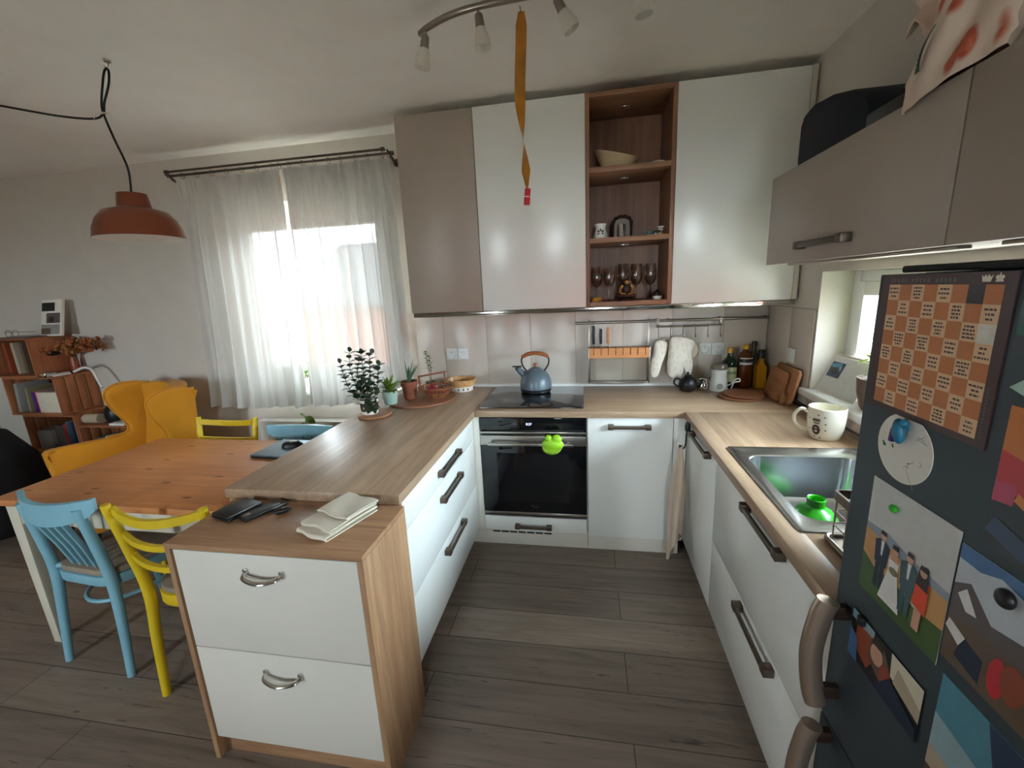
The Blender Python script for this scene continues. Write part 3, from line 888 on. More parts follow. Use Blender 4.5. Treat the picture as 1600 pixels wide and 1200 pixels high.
# checkered poster
s = Print(-2.020, -2.250, 1.287, 1.5035, FX - 0.0022, 'frame', 0.0019)
gu0, gu1, gv0, gv1 = 0.075, 0.935, 0.045, 0.93
for r in range(8):
    for c in range(8):
        u0 = lerp(gu0, gu1, c / 8); u1 = lerp(gu0, gu1, (c + 1) / 8); v1 = lerp(gv1, gv0, r / 8); v0 = lerp(gv1, gv0, (r + 1) / 8)
        light = (r + c) % 2 == 0
        mat = 'sq2' if light else 'sq1'
        if (r, c) == (0, 6): mat = 'p_black'
        if (r, c) == (2, 7): mat = 'silverfoil'
        s.poly(mat, [(u0, v0), (u1, v0), (u1, v1), (u0, v1)], 1)
        if light and mat == 'sq2':
            nl = rnd.choice((3, 3, 4)); 
            for l in range(nl):
                vv = lerp(v1, v0, (l + 1) / (nl + 1)); hw = rnd.uniform(.2, .42) * (u1 - u0); cu = (u0 + u1) / 2
                a = cu - hw
                while a < cu + hw - .004:
                    b = min(a + rnd.uniform(.010, .026), cu + hw)
                    s.poly('frame', [(a, vv - .006), (b, vv - .006), (b, vv + .006), (a, vv + .006)], 2); a = b + .005
        elif mat == 'sq1':
            for l in range(rnd.choice((1, 2, 3))):
                vv = lerp(v1, v0, .3 + .22 * l); s.poly('p_orange', [(u0 + .03, vv - .003), (u1 - .03, vv - .003), (u1 - .03, vv + .003), (u0 + .03, vv + .003)], 2)
for k in range(17):
    u = .085 + k * .033
    if k in (5, 11): continue
    s.poly('p_rock', [(u, .945), (u + rnd.uniform(.008, .02), .945), (u + .016, .945 + rnd.uniform(.02, .03)), (u, .945 + .026)], 2)
for k in range(14):
    v = .06 + k * .022
    s.poly('p_rock', [(.955, v), (.965, v), (.965, v + .012), (.955, v + .012)], 2)
s.poly('p_cream', [(.80, .945), (.85, .945), (.852, .955), (.862, .985), (.845, .972), (.835, .988), (.825, .972), (.815, .988), (.806, .972), (.79, .985), (.798, .955)], 2)
s.poly('p_cream', [(.875, .945), (.925, .945), (.918, .957), (.928, .972), (.914, .984), (.905, .978), (.903, .995), (.897, .995), (.895, .978), (.886, .984), (.872, .972), (.882, .957)], 2)
tag(s.done('poster'), 'checkered orange and peach game poster with a dark border on the fridge door', 'poster')

# round paper plate with a child's drawing
pc = (FX - 0.0012, -2.120, 1.2385); rp = 0.0585
m = MB().use('paperw')
n = 36
ring0 = [(pc[0] + .0006, pc[1] + rp * math.cos(2 * PI * k / n), pc[2] + rp * .93 * math.sin(2 * PI * k / n)) for k in range(n)]
ring1 = [(x - .0012, y, z) for x, y, z in ring0]
m.raw(ring0 + ring1, [tuple(range(n)), tuple(range(2 * n - 1, n - 1, -1))] + [(k, (k + 1) % n, n + (k + 1) % n, n + k) for k in range(n)])
def scrib(mat, pts, w=0.0009, k=1):
    for (a, b), (c, d) in zip(pts, pts[1:]):
        dx, dy = c - a, d - b; L = math.hypot(dx, dy) or 1; ox, oy = -dy / L * w, dx / L * w
        x = pc[0] - .0006 - .00012 * k
        m.use(mat).raw([(x, pc[1] - (a + ox) * rp, pc[2] + (b + oy) * rp), (x, pc[1] - (c + ox) * rp, pc[2] + (d + oy) * rp), (x, pc[1] - (c - ox) * rp, pc[2] + (d - oy) * rp), (x, pc[1] - (a - ox) * rp, pc[2] + (b - oy) * rp)], [(0, 1, 2, 3)])
w = 0.012
for cx, cy, sc in ((-.42, .30, .12), (-.72, -.10, .08), (-.05, .78, .09)):
    for q in range(6):
        scrib('p_green', [(cx + rnd.uniform(-1, 1) * sc, cy + rnd.uniform(-1, 1) * sc), (cx + rnd.uniform(-1, 1) * sc, cy + rnd.uniform(-1, 1) * sc)], .025)
scrib('ink', [(-.42, -.02), (-.36, -.10)], .03)
scrib('ink', [(.22, -.32), (.30, -.30)], .012); scrib('ink', [(.22, -.42), (.28, -.44)], .012); scrib('p_grey', [(.1, -.5), (.42, -.2)], .008); scrib('p_grey', [(.2, -.5), (.55, -.95)], .008)
for q in range(5):
    scrib('p_grey', [(rnd.uniform(.3, .7), rnd.uniform(.4, .7)), (rnd.uniform(.3, .8), rnd.uniform(.2, .6))], .007)
scrib('p_grey', [(.62, -.12), (.70, -.20), (.62, -.26)], .008)
tag(m.build('paper_plate', recalc=False, origin=pc), 'round white paper plate with green scribbles hanging below the checkered poster', 'plate drawing')
mg = thing('magnet', 'purple and teal bird-shaped magnet pinning the round paper plate', 'magnet', (FX - .002, -2.120, 1.2385))
MB().box(FX - .016, FX - .0026, -2.113, -2.105, 1.246, 1.270, .003, 2, (R(8), 0, 0)).build('magnet_base', 'p_purple', mg)
m = MB().ball((FX - .013, -2.122, 1.268), .010, 14, (.8, 1, 2.0), (R(-14), 0, 0)).ball((FX - .013, -2.131, 1.283), .0065, 12).cyl((FX - .013, -2.136, 1.282), (FX - .013, -2.143, 1.275), .003, .001, 8)
m.build('bird_body', 'p_teal2', mg)

# wedding photo
s = Print(-2.066, -2.244, 0.958, 1.169, FX - 0.0014, 'p_sky', shear=0.002)
s.poly('p_hill', [(0, .52), (1, .47), (1, .55), (.6, .57), (.3, .62), (0, .60)])
s.poly('p_field', [(0, .28), (1, .25), (1, .49), (.5, .50), (0, .555)])
s.poly('p_grass', [(0, 0), (1, 0), (1, .27), (.7, .24), (.45, .29), (.2, .26), (0, .33)])
def pers(cu, v0, v1, body, legs, kind):
    h = v1 - v0; w = h * .16
    if kind == 'suit':
        s.poly(legs, [(cu - w * .75, v0), (cu - .01, v0), (cu, v0 + h * .40), (cu + .01, v0), (cu + w * .75, v0), (cu + w * .8, v0 + h * .5), (cu - w * .8, v0 + h * .5)])
        s.poly(body, [(cu - w, v0 + h * .42), (cu + w, v0 + h * .42), (cu + w * 1.25, v0 + h * .78), (cu + w * .5, v0 + h * .84), (cu - w * .5, v0 + h * .84), (cu - w * 1.25, v0 + h * .78)])
        s.poly('p_white', [(cu - w * .12, v0 + h * .58), (cu + w * .15, v0 + h * .58), (cu + w * .28, v0 + h * .83), (cu - w * .25, v0 + h * .83)])
    elif kind == 'gown':
        s.poly(body, [(cu - w * 1.7, v0), (cu + w * 1.7, v0), (cu + w * .7, v0 + h * .58), (cu + w * .8, v0 + h * .78), (cu - w * .8, v0 + h * .78), (cu - w * .7, v0 + h * .58)])
        s.poly('p_skin', [(cu - w * .8, v0 + h * .74), (cu + w * .8, v0 + h * .74), (cu + w * .3, v0 + h * .86), (cu - w * .3, v0 + h * .86)])
        s.oval('p_khaki', cu + .01, v0 + h * .58, w * .7, h * .06)
    else:
        s.poly('p_skin', [(cu - w * .5, v0), (cu + w * .45, v0), (cu + w * .5, v0 + h * .4), (cu - w * .5, v0 + h * .4)])
        s.poly(body, [(cu - w * .9, v0 + h * .36), (cu + w * .95, v0 + h * .30), (cu + w * .9, v0 + h * .8), (cu - w * .8, v0 + h * .8)])
        s.poly('p_hair', [(cu - w * .85, v0 + h * .68), (cu + w * .85, v0 + h * .66), (cu + w * .5, v0 + h * 1.0), (cu - w * .5, v0 + h * 1.0)])
    s.oval('p_skin', cu, v0 + h * .91, w * .48, h * .075)
    s.poly('p_hair', [(cu - w * .5, v0 + h * .93), (cu + w * .5, v0 + h * .93), (cu + w * .4, v0 + h * 1.0), (cu - w * .4, v0 + h * 1.0)])
pers(.25, .12, .62, 'p_navy', 'p_navy', 'suit')
pers(.42, .07, .58, 'p_white', 'p_white', 'gown')
pers(.60, .12, .62, 'p_teal', 'p_teal', 'suit')
pers(.76, .10, .60, 'p_red', 'p_skin', 'dress')
tag(s.done('photo_print'), 'photo of four people in wedding clothes on a meadow, on the fridge door', 'photo')
tag(MB().ball((FX - .006, -2.126, 1.139), .0085, 14, (.55, 1, .75)).build('magnet', 'green2'), 'green round magnet at the top of the wedding photo', 'magnet')

# photo of a close-up pair
s = Print(-2.066, -2.237, 0.812, 0.906, FX - 0.0024, 'p_black', shear=0.0)
s.poly('p_pale', [(.0, .82), (.35, .80), (.35, 1), (0, 1)]); s.poly('p_cream', [(.62, .55), (1, .45), (1, 1), (.6, 1)]); s.poly('p_sand', [(.66, .5), (1, .35), (1, .6), (.7, .85)])
s.poly('p_rust', [(.08, .3), (.3, .12), (.42, .5), (.3, .84), (.1, .8)]); s.poly('p_brown', [(.3, .4), (.5, .2), (.62, .6), (.5, .9), (.32, .85)])
s.oval('p_skin', .42, .62, .09, .2); s.oval('p_rust', .56, .42, .08, .22); s.poly('p_blue', [(0, 0), (.16, 0), (.12, .5), (0, .6)]); s.poly('p_navy', [(.4, 0), (1, 0), (1, .2), (.62, .5), (.5, .2)])
s.poly('p_hair', [(.34, .78), (.5, .78), (.52, .92), (.36, .95)])
tag(s.done('photo_print'), 'dark close-up photo of two people, lowest left one on the fridge door', 'photo')
tag(MB().box(FX - .012, FX - .0027, -2.104, -2.090, .894, .912, .003).build('magnet', 'p_black'), 'small black magnet on the dark close-up photo', 'magnet')

# mountain photo
s = Print(-2.248, -2.44, 0.985, 1.158, FX - 0.0018, 'p_cloud', shear=0.0)
s.poly('p_blue', [(0, .88), (1, .82), (1, 1), (0, 1)]); s.poly('p_cloud', [(0, .80), (.3, .93), (.6, .85), (1, .9), (1, .5), (0, .5)])
s.poly('p_rock', [(0, .35), (1, .3), (1, .5), (.6, .62), (.3, .55), (.12, .74), (0, .66)]); s.poly('p_white', [(.04, .6), (.1, .68), (.2, .52), (.12, .5)]); s.poly('p_brown', [(0, 0), (1, 0), (1, .36), (.5, .42), (.2, .44), (0, .38)])
s.poly('p_navy', [(.1, .1), (.3, .05), (.3, .25), (.14, .3)]); s.oval('p_crim', .40, .22, .06, .16); s.oval('p_rust', .50, .27, .08, .15); s.poly('p_white', [(.0, .28), (.12, .2), (.16, .3), (.02, .36)])
tag(s.done('photo_print'), 'photo of a snowy mountain ridge under clouds, right of the wedding photo', 'photo')
tag(MB().ball((FX - .007, -2.319, 1.130), .012, 16, (.6, 1, 1)).build('magnet', 'p_black'), 'round black magnet holding the mountain photo', 'magnet')
# blue sky photo
s = Print(-2.258, -2.46, 0.79, 0.962, FX - 0.0014, 'p_cyan')
s.poly('p_pale', [(0, .3), (1, .2), (1, .45), (0, .62)]); s.poly('p_sand', [(0, .08), (1, 0), (1, .2), (0, .3)]); s.poly('p_mid', [(.45, .6), (1, .45), (1, 1), (.35, 1)]); s.poly('p_brown', [(0, 0), (1, 0), (1, .05), (0, .1)])
tag(s.done('photo_print'), 'photo of a plain blue evening sky, lowest right one on the fridge door', 'photo')
# colourful photo cut by the frame
s = Print(-2.272, -2.46, 1.172, 1.352, FX - 0.0014, 'p_black')
s.poly('p_orange', [(0, .62), (.5, .60), (.5, 1), (0, 1)]); s.poly('p_crim', [(0, .42), (.2, .44), (.22, .66), (0, .7)]); s.poly('p_pink', [(0, .34), (.14, .36), (.14, .5), (0, .48)])
s.poly('p_khaki', [(.2, .4), (.6, .38), (.6, .9), (.3, .8)]); s.poly('p_orange', [(.14, .40), (.5, .24), (.5, .30), (.16, .46)]); s.poly('p_mid', [(0, .12), (.4, .0), (.5, .1), (.05, .24)])
tag(s.done('photo_print'), 'colourful dark photo on the fridge door, right of the round paper plate', 'photo')
s = Print(-2.259, -2.40, 1.432, 1.472, FX - 0.0014, 'p_dgreen'); s.poly('p_teal', [(0, .3), (1, .3), (1, 1), (0, 1)])
tag(s.done('sticker'), 'small dark green card on the fridge door right of the checkered poster', 'sticker')
tag(MB().prism([(-2.266, 1.372), (-2.284, 1.366), (-2.284, 1.386)], 'x', FX - .003, FX - .0008).build('magnet', 'mint'), 'pale mint triangular magnet below the small dark green card', 'magnet')

# ---------------------------------------------------------------- on top of the right wall cabinets
m = MB(); prof = [(-.735, 1.8845), (-.725, 1.98), (-.728, 2.10), (-.75, 2.135), (-.83, 2.15), (-.95, 2.135), (-1.08, 2.10), (-1.165, 2.055), (-1.185, 2.02), (-1.19, 1.8845)]
def navy(u, v):
    n_ = len(prof) - 1; i = min(int(u * n_), n_ - 1); t = u * n_ - i
    y, z = lerp(prof[i][0], prof[i + 1][0], t), lerp(prof[i][1], prof[i + 1][1], t)
    return Vector((1.43 + .2 * v, y, z))
bg = thing('storage_bag', 'dark navy domed storage bag on top of the taupe wall cabinet', 'bag', (1.52, -.96, 1.884))
m.prism(prof, 'x', 1.49, 1.69, 0.012).build('bag_body', 'navy', bg)
tag(MB().box(1.48, 1.69, -1.50, -1.20, 1.8845, 1.985, .008).build('baking_tray', 'black'), 'flat black tray lying beside the navy storage bag on the wall cabinet', 'tray')
# crumpled printed paper bag
bg = thing('paper_bag', 'crumpled paper bread bag with red-brown print at the edge of the taupe wall cabinets', 'bag', (1.40, -1.72, 1.885))
def bagpt(u, v, side):
    """pillow-shaped bag leaning back: u across, v up, side 0 front or 1 back"""
    puff = (math.sin(PI * min(max(u, 0), 1)) ** .5) * (math.sin(PI * min(1, v * .92 + .06)) ** .6)
    wob = .012 * math.sin(u * 9 + v * 6) + .008 * math.sin(u * 17 - v * 11)
    y = lerp(-1.575, -1.862, u) + .030 * (v - .5) * (1 - 2 * u) + .012 * math.sin(v * 13)
    x = 1.372 + .16 * v * v + (-.034 if side == 0 else .085) * puff + wob * puff - .022 * (1 - v) ** 6
    z = 1.889 + .40 * v + .010 * math.sin(u * 12 + v * 4) * v - .026 * (1 - v) ** 5 * (1 - u)
    return Vector((x, y, z))
m = MB()
nu, nv = 26, 30
m.sheet(lambda u, v: bagpt(u, v, 0), nu, nv); m.sheet(lambda u, v: bagpt(1 - u, v, 1), nu, nv)
bmesh.ops.remove_doubles(m.bm, verts=m.bm.verts[:], dist=.0008)
for v in m.bm.verts:
    if v.co.z > 1.915:
        q = v.co * 17
        v.co += Vector((mnoise.noise(q), mnoise.noise(q + Vector((9, 0, 0))), mnoise.noise(q + Vector((0, 9, 0))) * .6)) * .014
m.build('bag_body', 'bag', bg)
m = MB()
m.sheet(lambda u, v: Vector((1.385 + .03 * math.sin(v * 5), lerp(-1.515, -1.60, u) + .02 * v, 2.05 + .16 * v + .03 * math.sin(u * 6))), 8, 10, .003).jitter(.012, 20, 3).build('bag_flap', 'bag', bg)
m = MB()
def lab_(u, v): return bagpt(.34 + .055 * u + .03 * v, .10 + .17 * v, 0) + Vector((-.012, 0, 0))
m.sheet(lab_, 3, 10, .001)
lab = m.build('bag_label', 'labgreen', bg)
m = MB()
for k in range(7):
    v0 = .12 + k * .105
    m.raw([lab_(a, b) + Vector((-.0016, 0, 0)) for a, b in ((.3, v0), (.75, v0), (.75, v0 + .055), (.3, v0 + .055))], [(0, 1, 2, 3)])
m.build('label_lettering', 'p_pale', lab)
tag(MB().box(1.45, 1.66, -2.16, -1.93, 1.885, 2.16, .02).build('storage_box', 'matwhite'), 'cream box on the wall cabinet behind the printed paper bag', 'box')

# ---------------------------------------------------------------- right window sill
cal = thing('picture_calendar', 'white desk picture calendar with a blue picture, leaning on the right window sill', 'calendar', (1.74, -.70, .9555))
rt = Matrix.Translation((1.745, -.695, .9565)) @ Matrix.Rotation(R(4), 4, 'Z') @ Matrix.Rotation(R(24), 4, 'Y')
MB().box(0, .006, -.140, .140, 0, .185, .001).xf(rt).build('calendar_board', 'paperw', cal)
MB().box(-.0012, -.0004, -.135, .135, .006, .179).xf(rt).build('calendar_sheet', 'p_sky', cal)
m = MB().use('p_mid').box(-.0022, -.0014, .025, .115, .080, .155).xf(Matrix())
m.use('p_cyan').raw([(-.0026, .115, .14), (-.0026, .05, .155), (-.0026, .04, .135), (-.0026, .10, .125)], [(0, 1, 2, 3)])
m.use('p_black').raw([(-.0026, .105, .12), (-.0026, .06, .13), (-.0026, .05, .10), (-.0026, .09, .095)], [(0, 1, 2, 3)])
m.use('p_pale').raw([(-.0026, .055, .13), (-.0026, .04, .14), (-.0026, .036, .11)], [(0, 1, 2)])
m.xf(rt).build('blue_picture', None, cal, recalc=False)
MB().sheet(lambda u, v: Vector((.006 + .095 * v, lerp(-.135, .135, u), .175 * (1 - v))), 2, 2, .002).xf(Matrix.Translation((1.745, -.695, .9585)) @ Matrix.Rotation(R(4), 4, 'Z') @ Matrix.Translation((.075, 0, 0)) ).build('back_stand', 'paperw', cal)

def soil(m, c, r, z): return m.lathe([(0, z), (r, z - .004), (r, z - .02), (0, z - .02)], c, 24)
def foliage(stems, leafL, leafW, gap, stem_r=.0022, pair=True, start=.25, up=.25, seed=1, droop=.25):
    """stems: polylines; returns (stem mesh, leaf mesh) builders"""
    rr_ = random.Random(seed); S, L = MB(), MB()
    for st in stems:
        P = catmull(st, 10); S.tube(P, [stem_r * 1.3, stem_r * .6], 6)
        dist = 0; tot = sum((b - a).length for a, b in zip(P, P[1:])); nxt = tot * start; ph = rr_.uniform(0, 6)
        for a, b in zip(P, P[1:]):
            seg = (b - a).length
            while nxt <= dist + seg + 1e-6:
                t = (nxt - dist) / seg; q = a.lerp(b, t); d = (b - a).normalized()
                ax = d.cross(Vector((.3, .2, 1))).normalized(); bx_ = d.cross(ax)
                for sgn in ((0, PI) if pair else (0,)):
                    o = ax * math.cos(ph + sgn) + bx_ * math.sin(ph + sgn)
                    k = rr_.uniform(.75, 1.15)
                    L.leaf(q, o + d * up + Vector((0, 0, .1)), Vector((0, 0, 1)) + d * .3, leafL * k, leafW * k, .2, droop)
                ph += 1.45; nxt += gap * rr_.uniform(.8, 1.2)
            dist += seg
        L.leaf(P[-1], (P[-1] - P[-3]).normalized(), Vector((0, 1, .2)), leafL * .7, leafW * .7, .2, .1)
    return S, L

p = thing('potted_plant', 'leafy plant in a dark brown pot on the right window sill, half behind the fridge', 'plant', (1.79, -.945, .9555))
MB().lathe([(0, 0), (.055, 0), (.066, .02), (.079, .075), (.083, .125), (.083, .135), (.076, .135), (.072, .10), (0, .10)], (1.79, -.945, .9558), 32).build('pot', 'potdark', p)
soil(MB(), (1.79, -.945, .9558), .074, .122).build('soil', 'soil', p)
S, L = foliage([[(1.79, -.945, 1.07), (1.80, -.905, 1.16), (1.815, -.865, 1.24)], [(1.79, -.945, 1.07), (1.78, -.965, 1.2), (1.79, -.975, 1.30)], [(1.80, -.945, 1.07), (1.81, -.895, 1.12), (1.815, -.84, 1.16)]], .07, .02, .045, up=.6, seed=3)
S.build('stem', 'stem', p); L.build('leaves', 'leafb', p)

# ---------------------------------------------------------------- back wall: rail, knife rack, hooks, mitts, sockets
ZR = 1.273; YR = -0.046
rl = thing('wall_rail', 'steel rail along the tiles above the back worktop carrying the knife rack and hooks', 'rail', (1.12, YR, ZR))
MB().cyl((.553, YR, ZR), (1.692, YR, ZR), .0085, n=16).build('rail_tube', 'rail', rl)
m = MB()
for x in (.56, 1.125, 1.685): m.cyl((x, YR, ZR), (x, -.0085, ZR), .006, n=10).cyl((x, -.0085, ZR), (x, -.013, ZR), .013, n=16)
m.build('rail_bracket', 'rail', rl)
kr = thing('knife_rack', 'hanging knife rack with a slotted orange wood block on the steel rail', 'knife rack', (.825, -.05, .885))
m = MB()
for x in (.638, 1.007):
    m.box(x - .006, x + .006, -.034, -.030, .885, 1.292, .001).box(x - .006, x + .006, -.058, -.030, 1.2825, 1.288, .001)
m.box(.632, 1.013, -.085, -.030, .884, .894, .002).box(.630, 1.015, -.036, -.030, 1.114, 1.118, .001)
m.box(.630, .638, -.088, -.030, .884, 1.116, .001).box(1.007, 1.015, -.088, -.030, .884, 1.116, .001)
m.build('rack_frame', 'rail', kr)
m = MB().use('kblock').box(.6385, 1.0065, -.0375, -.036, 1.050, 1.113).box(.6385, 1.0065, -.089, -.0376, 1.050, 1.0695)
xs = [.6385] + [.664 + k * .0455 for k in range(8)] + [1.0065]
for k in range(9):
    m.box(xs[k] + (.004 if k else 0), xs[k + 1], -.089, -.0376, 1.0696, 1.113)
m.use('slot').box(.6395, 1.0055, -.0385, -.0377, 1.0700, 1.1125)
m.build('slotted_block', None, kr)
MB().box(.6385, 1.0065, -.087, -.084, .895, 1.049, 0).build('clear_shield', 'acryl', kr)
for x, hm, z1, lab in ((.666, 'black', 1.255, 'tall knife with a black handle, first from the left in the knife rack'),
                       (.7115, 'black', 1.235, 'shorter knife with a black handle, second from the left in the knife rack'),
                       (.757, 'kblock', 1.243, 'knife with a light wooden handle in the knife rack')):
    k_ = thing('knife', lab, 'knife', (x, -.063, 1.12))
    MB().prism([(x - .009, 1.138), (x + .009, 1.138), (x + .0085, 1.2), (x + .010, z1 - .008), (x + .005, z1), (x - .007, z1), (x - .010, 1.2)], 'y', -.070, -.056, .003).build('handle', hm, k_)
    MB().prism([(x - .0012, 1.138), (x + .0012, 1.138), (x + .0010, 1.078), (x, 1.072), (x - .001, 1.078)], 'y', -.080, -.046).build('blade', 'chrome', k_)
hr = thing('hook_rail', 'short steel bar with six hooks hanging below the wall rail', 'hook rail', (1.245, -.05, 1.17))
m = MB().cyl((1.05, -.05, 1.236), (1.438, -.05, 1.236), .006, n=12)
for x in (1.06, 1.425): m.box(x - .010, x + .010, -.053, -.049, 1.232, 1.29, .001).box(x - .010, x + .010, -.060, -.034, 1.2825, 1.287, .001)
m.build('hook_bar', 'rail', hr)
for k in range(6):
    x = 1.064 + k * .0725
    MB().tube(catmull([(x, -.050, 1.247), (x, -.059, 1.238), (x, -.056, 1.21), (x, -.053, 1.185), (x, -.060, 1.168), (x, -.072, 1.172), (x, -.075, 1.182)], 5), .0023, 7).build('hook', 'rail', hr)

def mitt(name, label, cx, cz, w, h, rot, y, thumb):
    t = thing(name, label, 'oven mitt', (cx, y, cz))
    body = [(-.5, .5), (-.52, .1), (-.5, -.15), (-.44, -.36), (-.28, -.48), (-.05, -.5), (.16, -.46), (.26, -.34), (.28, -.2)]
    if thumb: body += [(.40, -.34), (.54, -.38), (.62, -.28), (.60, -.08), (.5, .1), (.45, .26), (.44, .5)]
    else: body += [(.34, .1), (.36, .5)]
    pts = [(cx + a * w, cz + b * h) for a, b in body]
    P = catmull([(a, 0, b) for a, b in pts], 4, closed=True)
    m = MB(); n = len(P); vs = []; cen = Vector((cx, 0, cz))
    for (k, off) in ((1.0, 0), (.97, -.010), (.80, -.020), (.4, -.026), (.97, .010), (.80, .014)):
        vs += [Vector((lerp(cen.x, q.x, k), y + off, lerp(cen.z, q.z, k))) for q in P]
    vs += [Vector((cx, y - .027, cz)), Vector((cx, y + .014, cz))]
    fs = []
    def strip(a, b):
        for k in range(n): fs.append((a * n + k, a * n + (k + 1) % n, b * n + (k + 1) % n, b * n + k))
    strip(0, 1); strip(1, 2); strip(2, 3); strip(0, 4); strip(4, 5)
    for k in range(n): fs.append((3 * n + k, 3 * n + (k + 1) % n, 6 * n)); fs.append((5 * n + k, 5 * n + (k + 1) % n, 6 * n + 1))
    m.raw(vs, fs); m.xf(Matrix.Translation((cx, y, cz)) @ Matrix.Rotation(R(rot), 4, 'Y') @ Matrix.Translation((-cx, -y, -cz)))
    m.jitter(.004, 30, cx).build('mitt_body', 'mitt', t)
    top = Matrix.Rotation(R(rot), 3, 'Y') @ Vector((0, 0, h * .5)) + Vector((cx, y, cz))
    MB().tube(catmull([top + Vector((-.004, 0, -.005)), top + Vector((-.012, -.002, .012)), top + Vector((.0, -.004, .022)), top + Vector((.010, -.002, .012)), top + Vector((.004, 0, -.005))], 5), .0025, 6).build('hanging_loop', 'mitt', t)
    return t
mitt('oven_mitt', 'narrow grey-white printed oven mitt on the leftmost hook', 1.066, 1.03, .085, .23, 12, -.075, False)
mitt('oven_mitt', 'large grey-white printed oven mitt with its thumb to the right', 1.186, 1.04, .135, .25, 8, -.100, True)
ph = thing('hanging_pot_holder', 'round quilted pot holder hanging behind the large oven mitt', 'pot holder', (1.245, -.045, 1.085))
MB().lathe([(0, -.006), (.055, -.006), (.062, 0), (.055, .006), (0, .006)], (1.245, -.047, 1.085), 28, mat=Matrix.Rotation(PI / 2, 3, 'X')).build('pad', 'linen', ph)
MB().tube([(1.245 + .06 * math.cos(a / 16 * PI), -.047, 1.085 + .06 * math.sin(a / 16 * PI)) for a in range(32)], .004, 6, closed=True).build('binding', 'wicker2', ph)

def socket(x, label):
    s_ = thing('wall_socket', label, 'socket', (x, -.008, 1.05))
    MB().box(x - .0385, x + .0385, -.0175, -.0085, 1.0475, 1.1245, .004, 3).build('cover_plate', 'socket', s_)
    MB().lathe([(.029, 0), (.029, .004), (.025, .004), (.022, -.002), (0, -.002)], (x, -.0178, 1.086), 28, mat=Matrix.Rotation(PI / 2, 3, 'X')).build('socket_ring', 'socket', s_)
    m = MB().cyl((x - .0095, -.0162, 1.083), (x - .0095, -.0158, 1.083), .0028, n=10).cyl((x + .0095, -.0162, 1.083), (x + .0095, -.0158, 1.083), .0028, n=10)
    m.cyl((x, -.026, 1.098), (x, -.016, 1.098), .0022, n=8); m.build('contact', 'slot', s_)
socket(-.302, 'white wall socket left of its twin, left of the kettle'); socket(-.2235, 'white wall socket right of its twin, left of the kettle')
socket(1.352, 'white wall socket left of its twin, above the coffee grinder'); socket(1.430, 'white wall socket right of its twin, above the green bottle')
s_ = thing('light_switch', 'white light switch on the side wall above the cutting boards', 'switch', (1.707, -.355, 1.055))
MB().box(1.696, 1.7065, -.395, -.315, 1.055, 1.132, .004, 3).build('cover_plate', 'socket', s_)
MB().box(1.692, 1.6962, -.382, -.328, 1.068, 1.119, .003, 2, (0, R(3), 0)).build('rocker', 'socket', s_)

# ---------------------------------------------------------------- shelf objects
z = SHZ[0]
m = MB(); n = 40
def bowl(u, v):
    a = 2 * PI * u; r = lerp(.062, .124, min(1, v * 1.0) ** .7)
    zr = .082 + .038 * math.cos(a - PI * .80)
    return Vector((.795 + r * math.cos(a), -.185 + r * .93 * math.sin(a), z + .003 + zr * v + (.012 * v if v > 0 else 0)))
m.sheet(bowl, n, 8, .004, wrap=True); m.raw([bowl(k / n, 0) for k in range(n)], [tuple(range(n))])
tag(m.build('bowl', 'bowlw'), 'cream wavy-rimmed bamboo bowl on the top wooden shelf', 'bowl')
tag(MB().lathe([(0, 0), (.028, 0), (.036, .012), (.038, .022), (.035, .022), (.026, .008), (0, .006)], (1.005, -.25, z + .0005), 28).build('small_dish', 'porc'), 'little white dish on the top wooden shelf right of the bowl', 'dish')
z = SHZ[1]
b = thing('oil_burner', 'white ceramic oil burner with a flower cut-out on the middle wooden shelf', 'oil burner', (.702, -.27, z))
MB().lathe([(0, 0), (.038, 0), (.040, .006), (.036, .03), (.028, .056), (.030, .064), (.035, .074), (.035, .080), (.030, .078), (.010, .066), (0, .065)], (.702, -.27, z + .0005), 32).build('burner_body', 'porc', b)
m = MB()
for k in range(6):
    a = R(30 + 60 * k); cx, cz = .702 + .0125 * math.cos(a), z + .034 + .0125 * math.sin(a)
    m.ball((cx, -.3045, cz), .0072, 10, (1, .25, .55), (0, -a, 0))
m.build('cut_out', 'slot', b)
b = thing('ornate_picture', 'small dark ornate arched frame at the back of the middle wooden shelf', 'picture frame', (.825, -.20, z))
m = MB(); arch = [(-.05, 0), (-.05, .085), (-.038, .105), (-.015, .115), (.015, .115), (.038, .105), (.05, .085), (.05, 0)]
m.tube([(.825 + a, -.205, z + .006 + c) for a, c in arch], .009, 8, closed=True); 
for a, c in arch[1:-1]: m.ball((.825 + a, -.209, z + .006 + c), .011, 8)
m.build('frame_border', 'darkbronze', b)
MB().prism([(.825 + a, z + .004 + c) for a, c in arch], 'y', -.205, -.200).build('backing', 'p_brown', b)
tag(MB().lathe([(0, 0), (.019, 0), (.0195, .07), (.018, .07), (.017, .004), (0, .004)], (.818, -.285, z + .0005), 24).build('cup', 'chrome'), 'shiny steel cup in front of the dark frame on the middle shelf', 'cup')
tag(MB().box(.95, .985, -.285, -.235, z + .0005, z + .016, .002).box(.955, .982, -.28, -.24, z + .0158, z + .028, .002).build('small_box', 'p_dgreen'), 'tiny dark green box on the middle wooden shelf', 'box')
b = thing('toy_cart', 'tiny dark toy cart between the green box and yellow figurine on the middle shelf', 'figurine', (1.005, -.27, z))
MB().box(.990, 1.022, -.288, -.248, z + .009, z + .026, .002).build('cart_body', 'p_black', b)
for xx in (.996, 1.016): MB().cyl((xx, -.291, z + .0085), (xx, -.246, z + .0085), .008, n=12).build('wheel', 'chrome', b)
b = thing('figurine', 'small yellow and cream figurine at the right end of the middle shelf', 'figurine', (1.036, -.22, z))
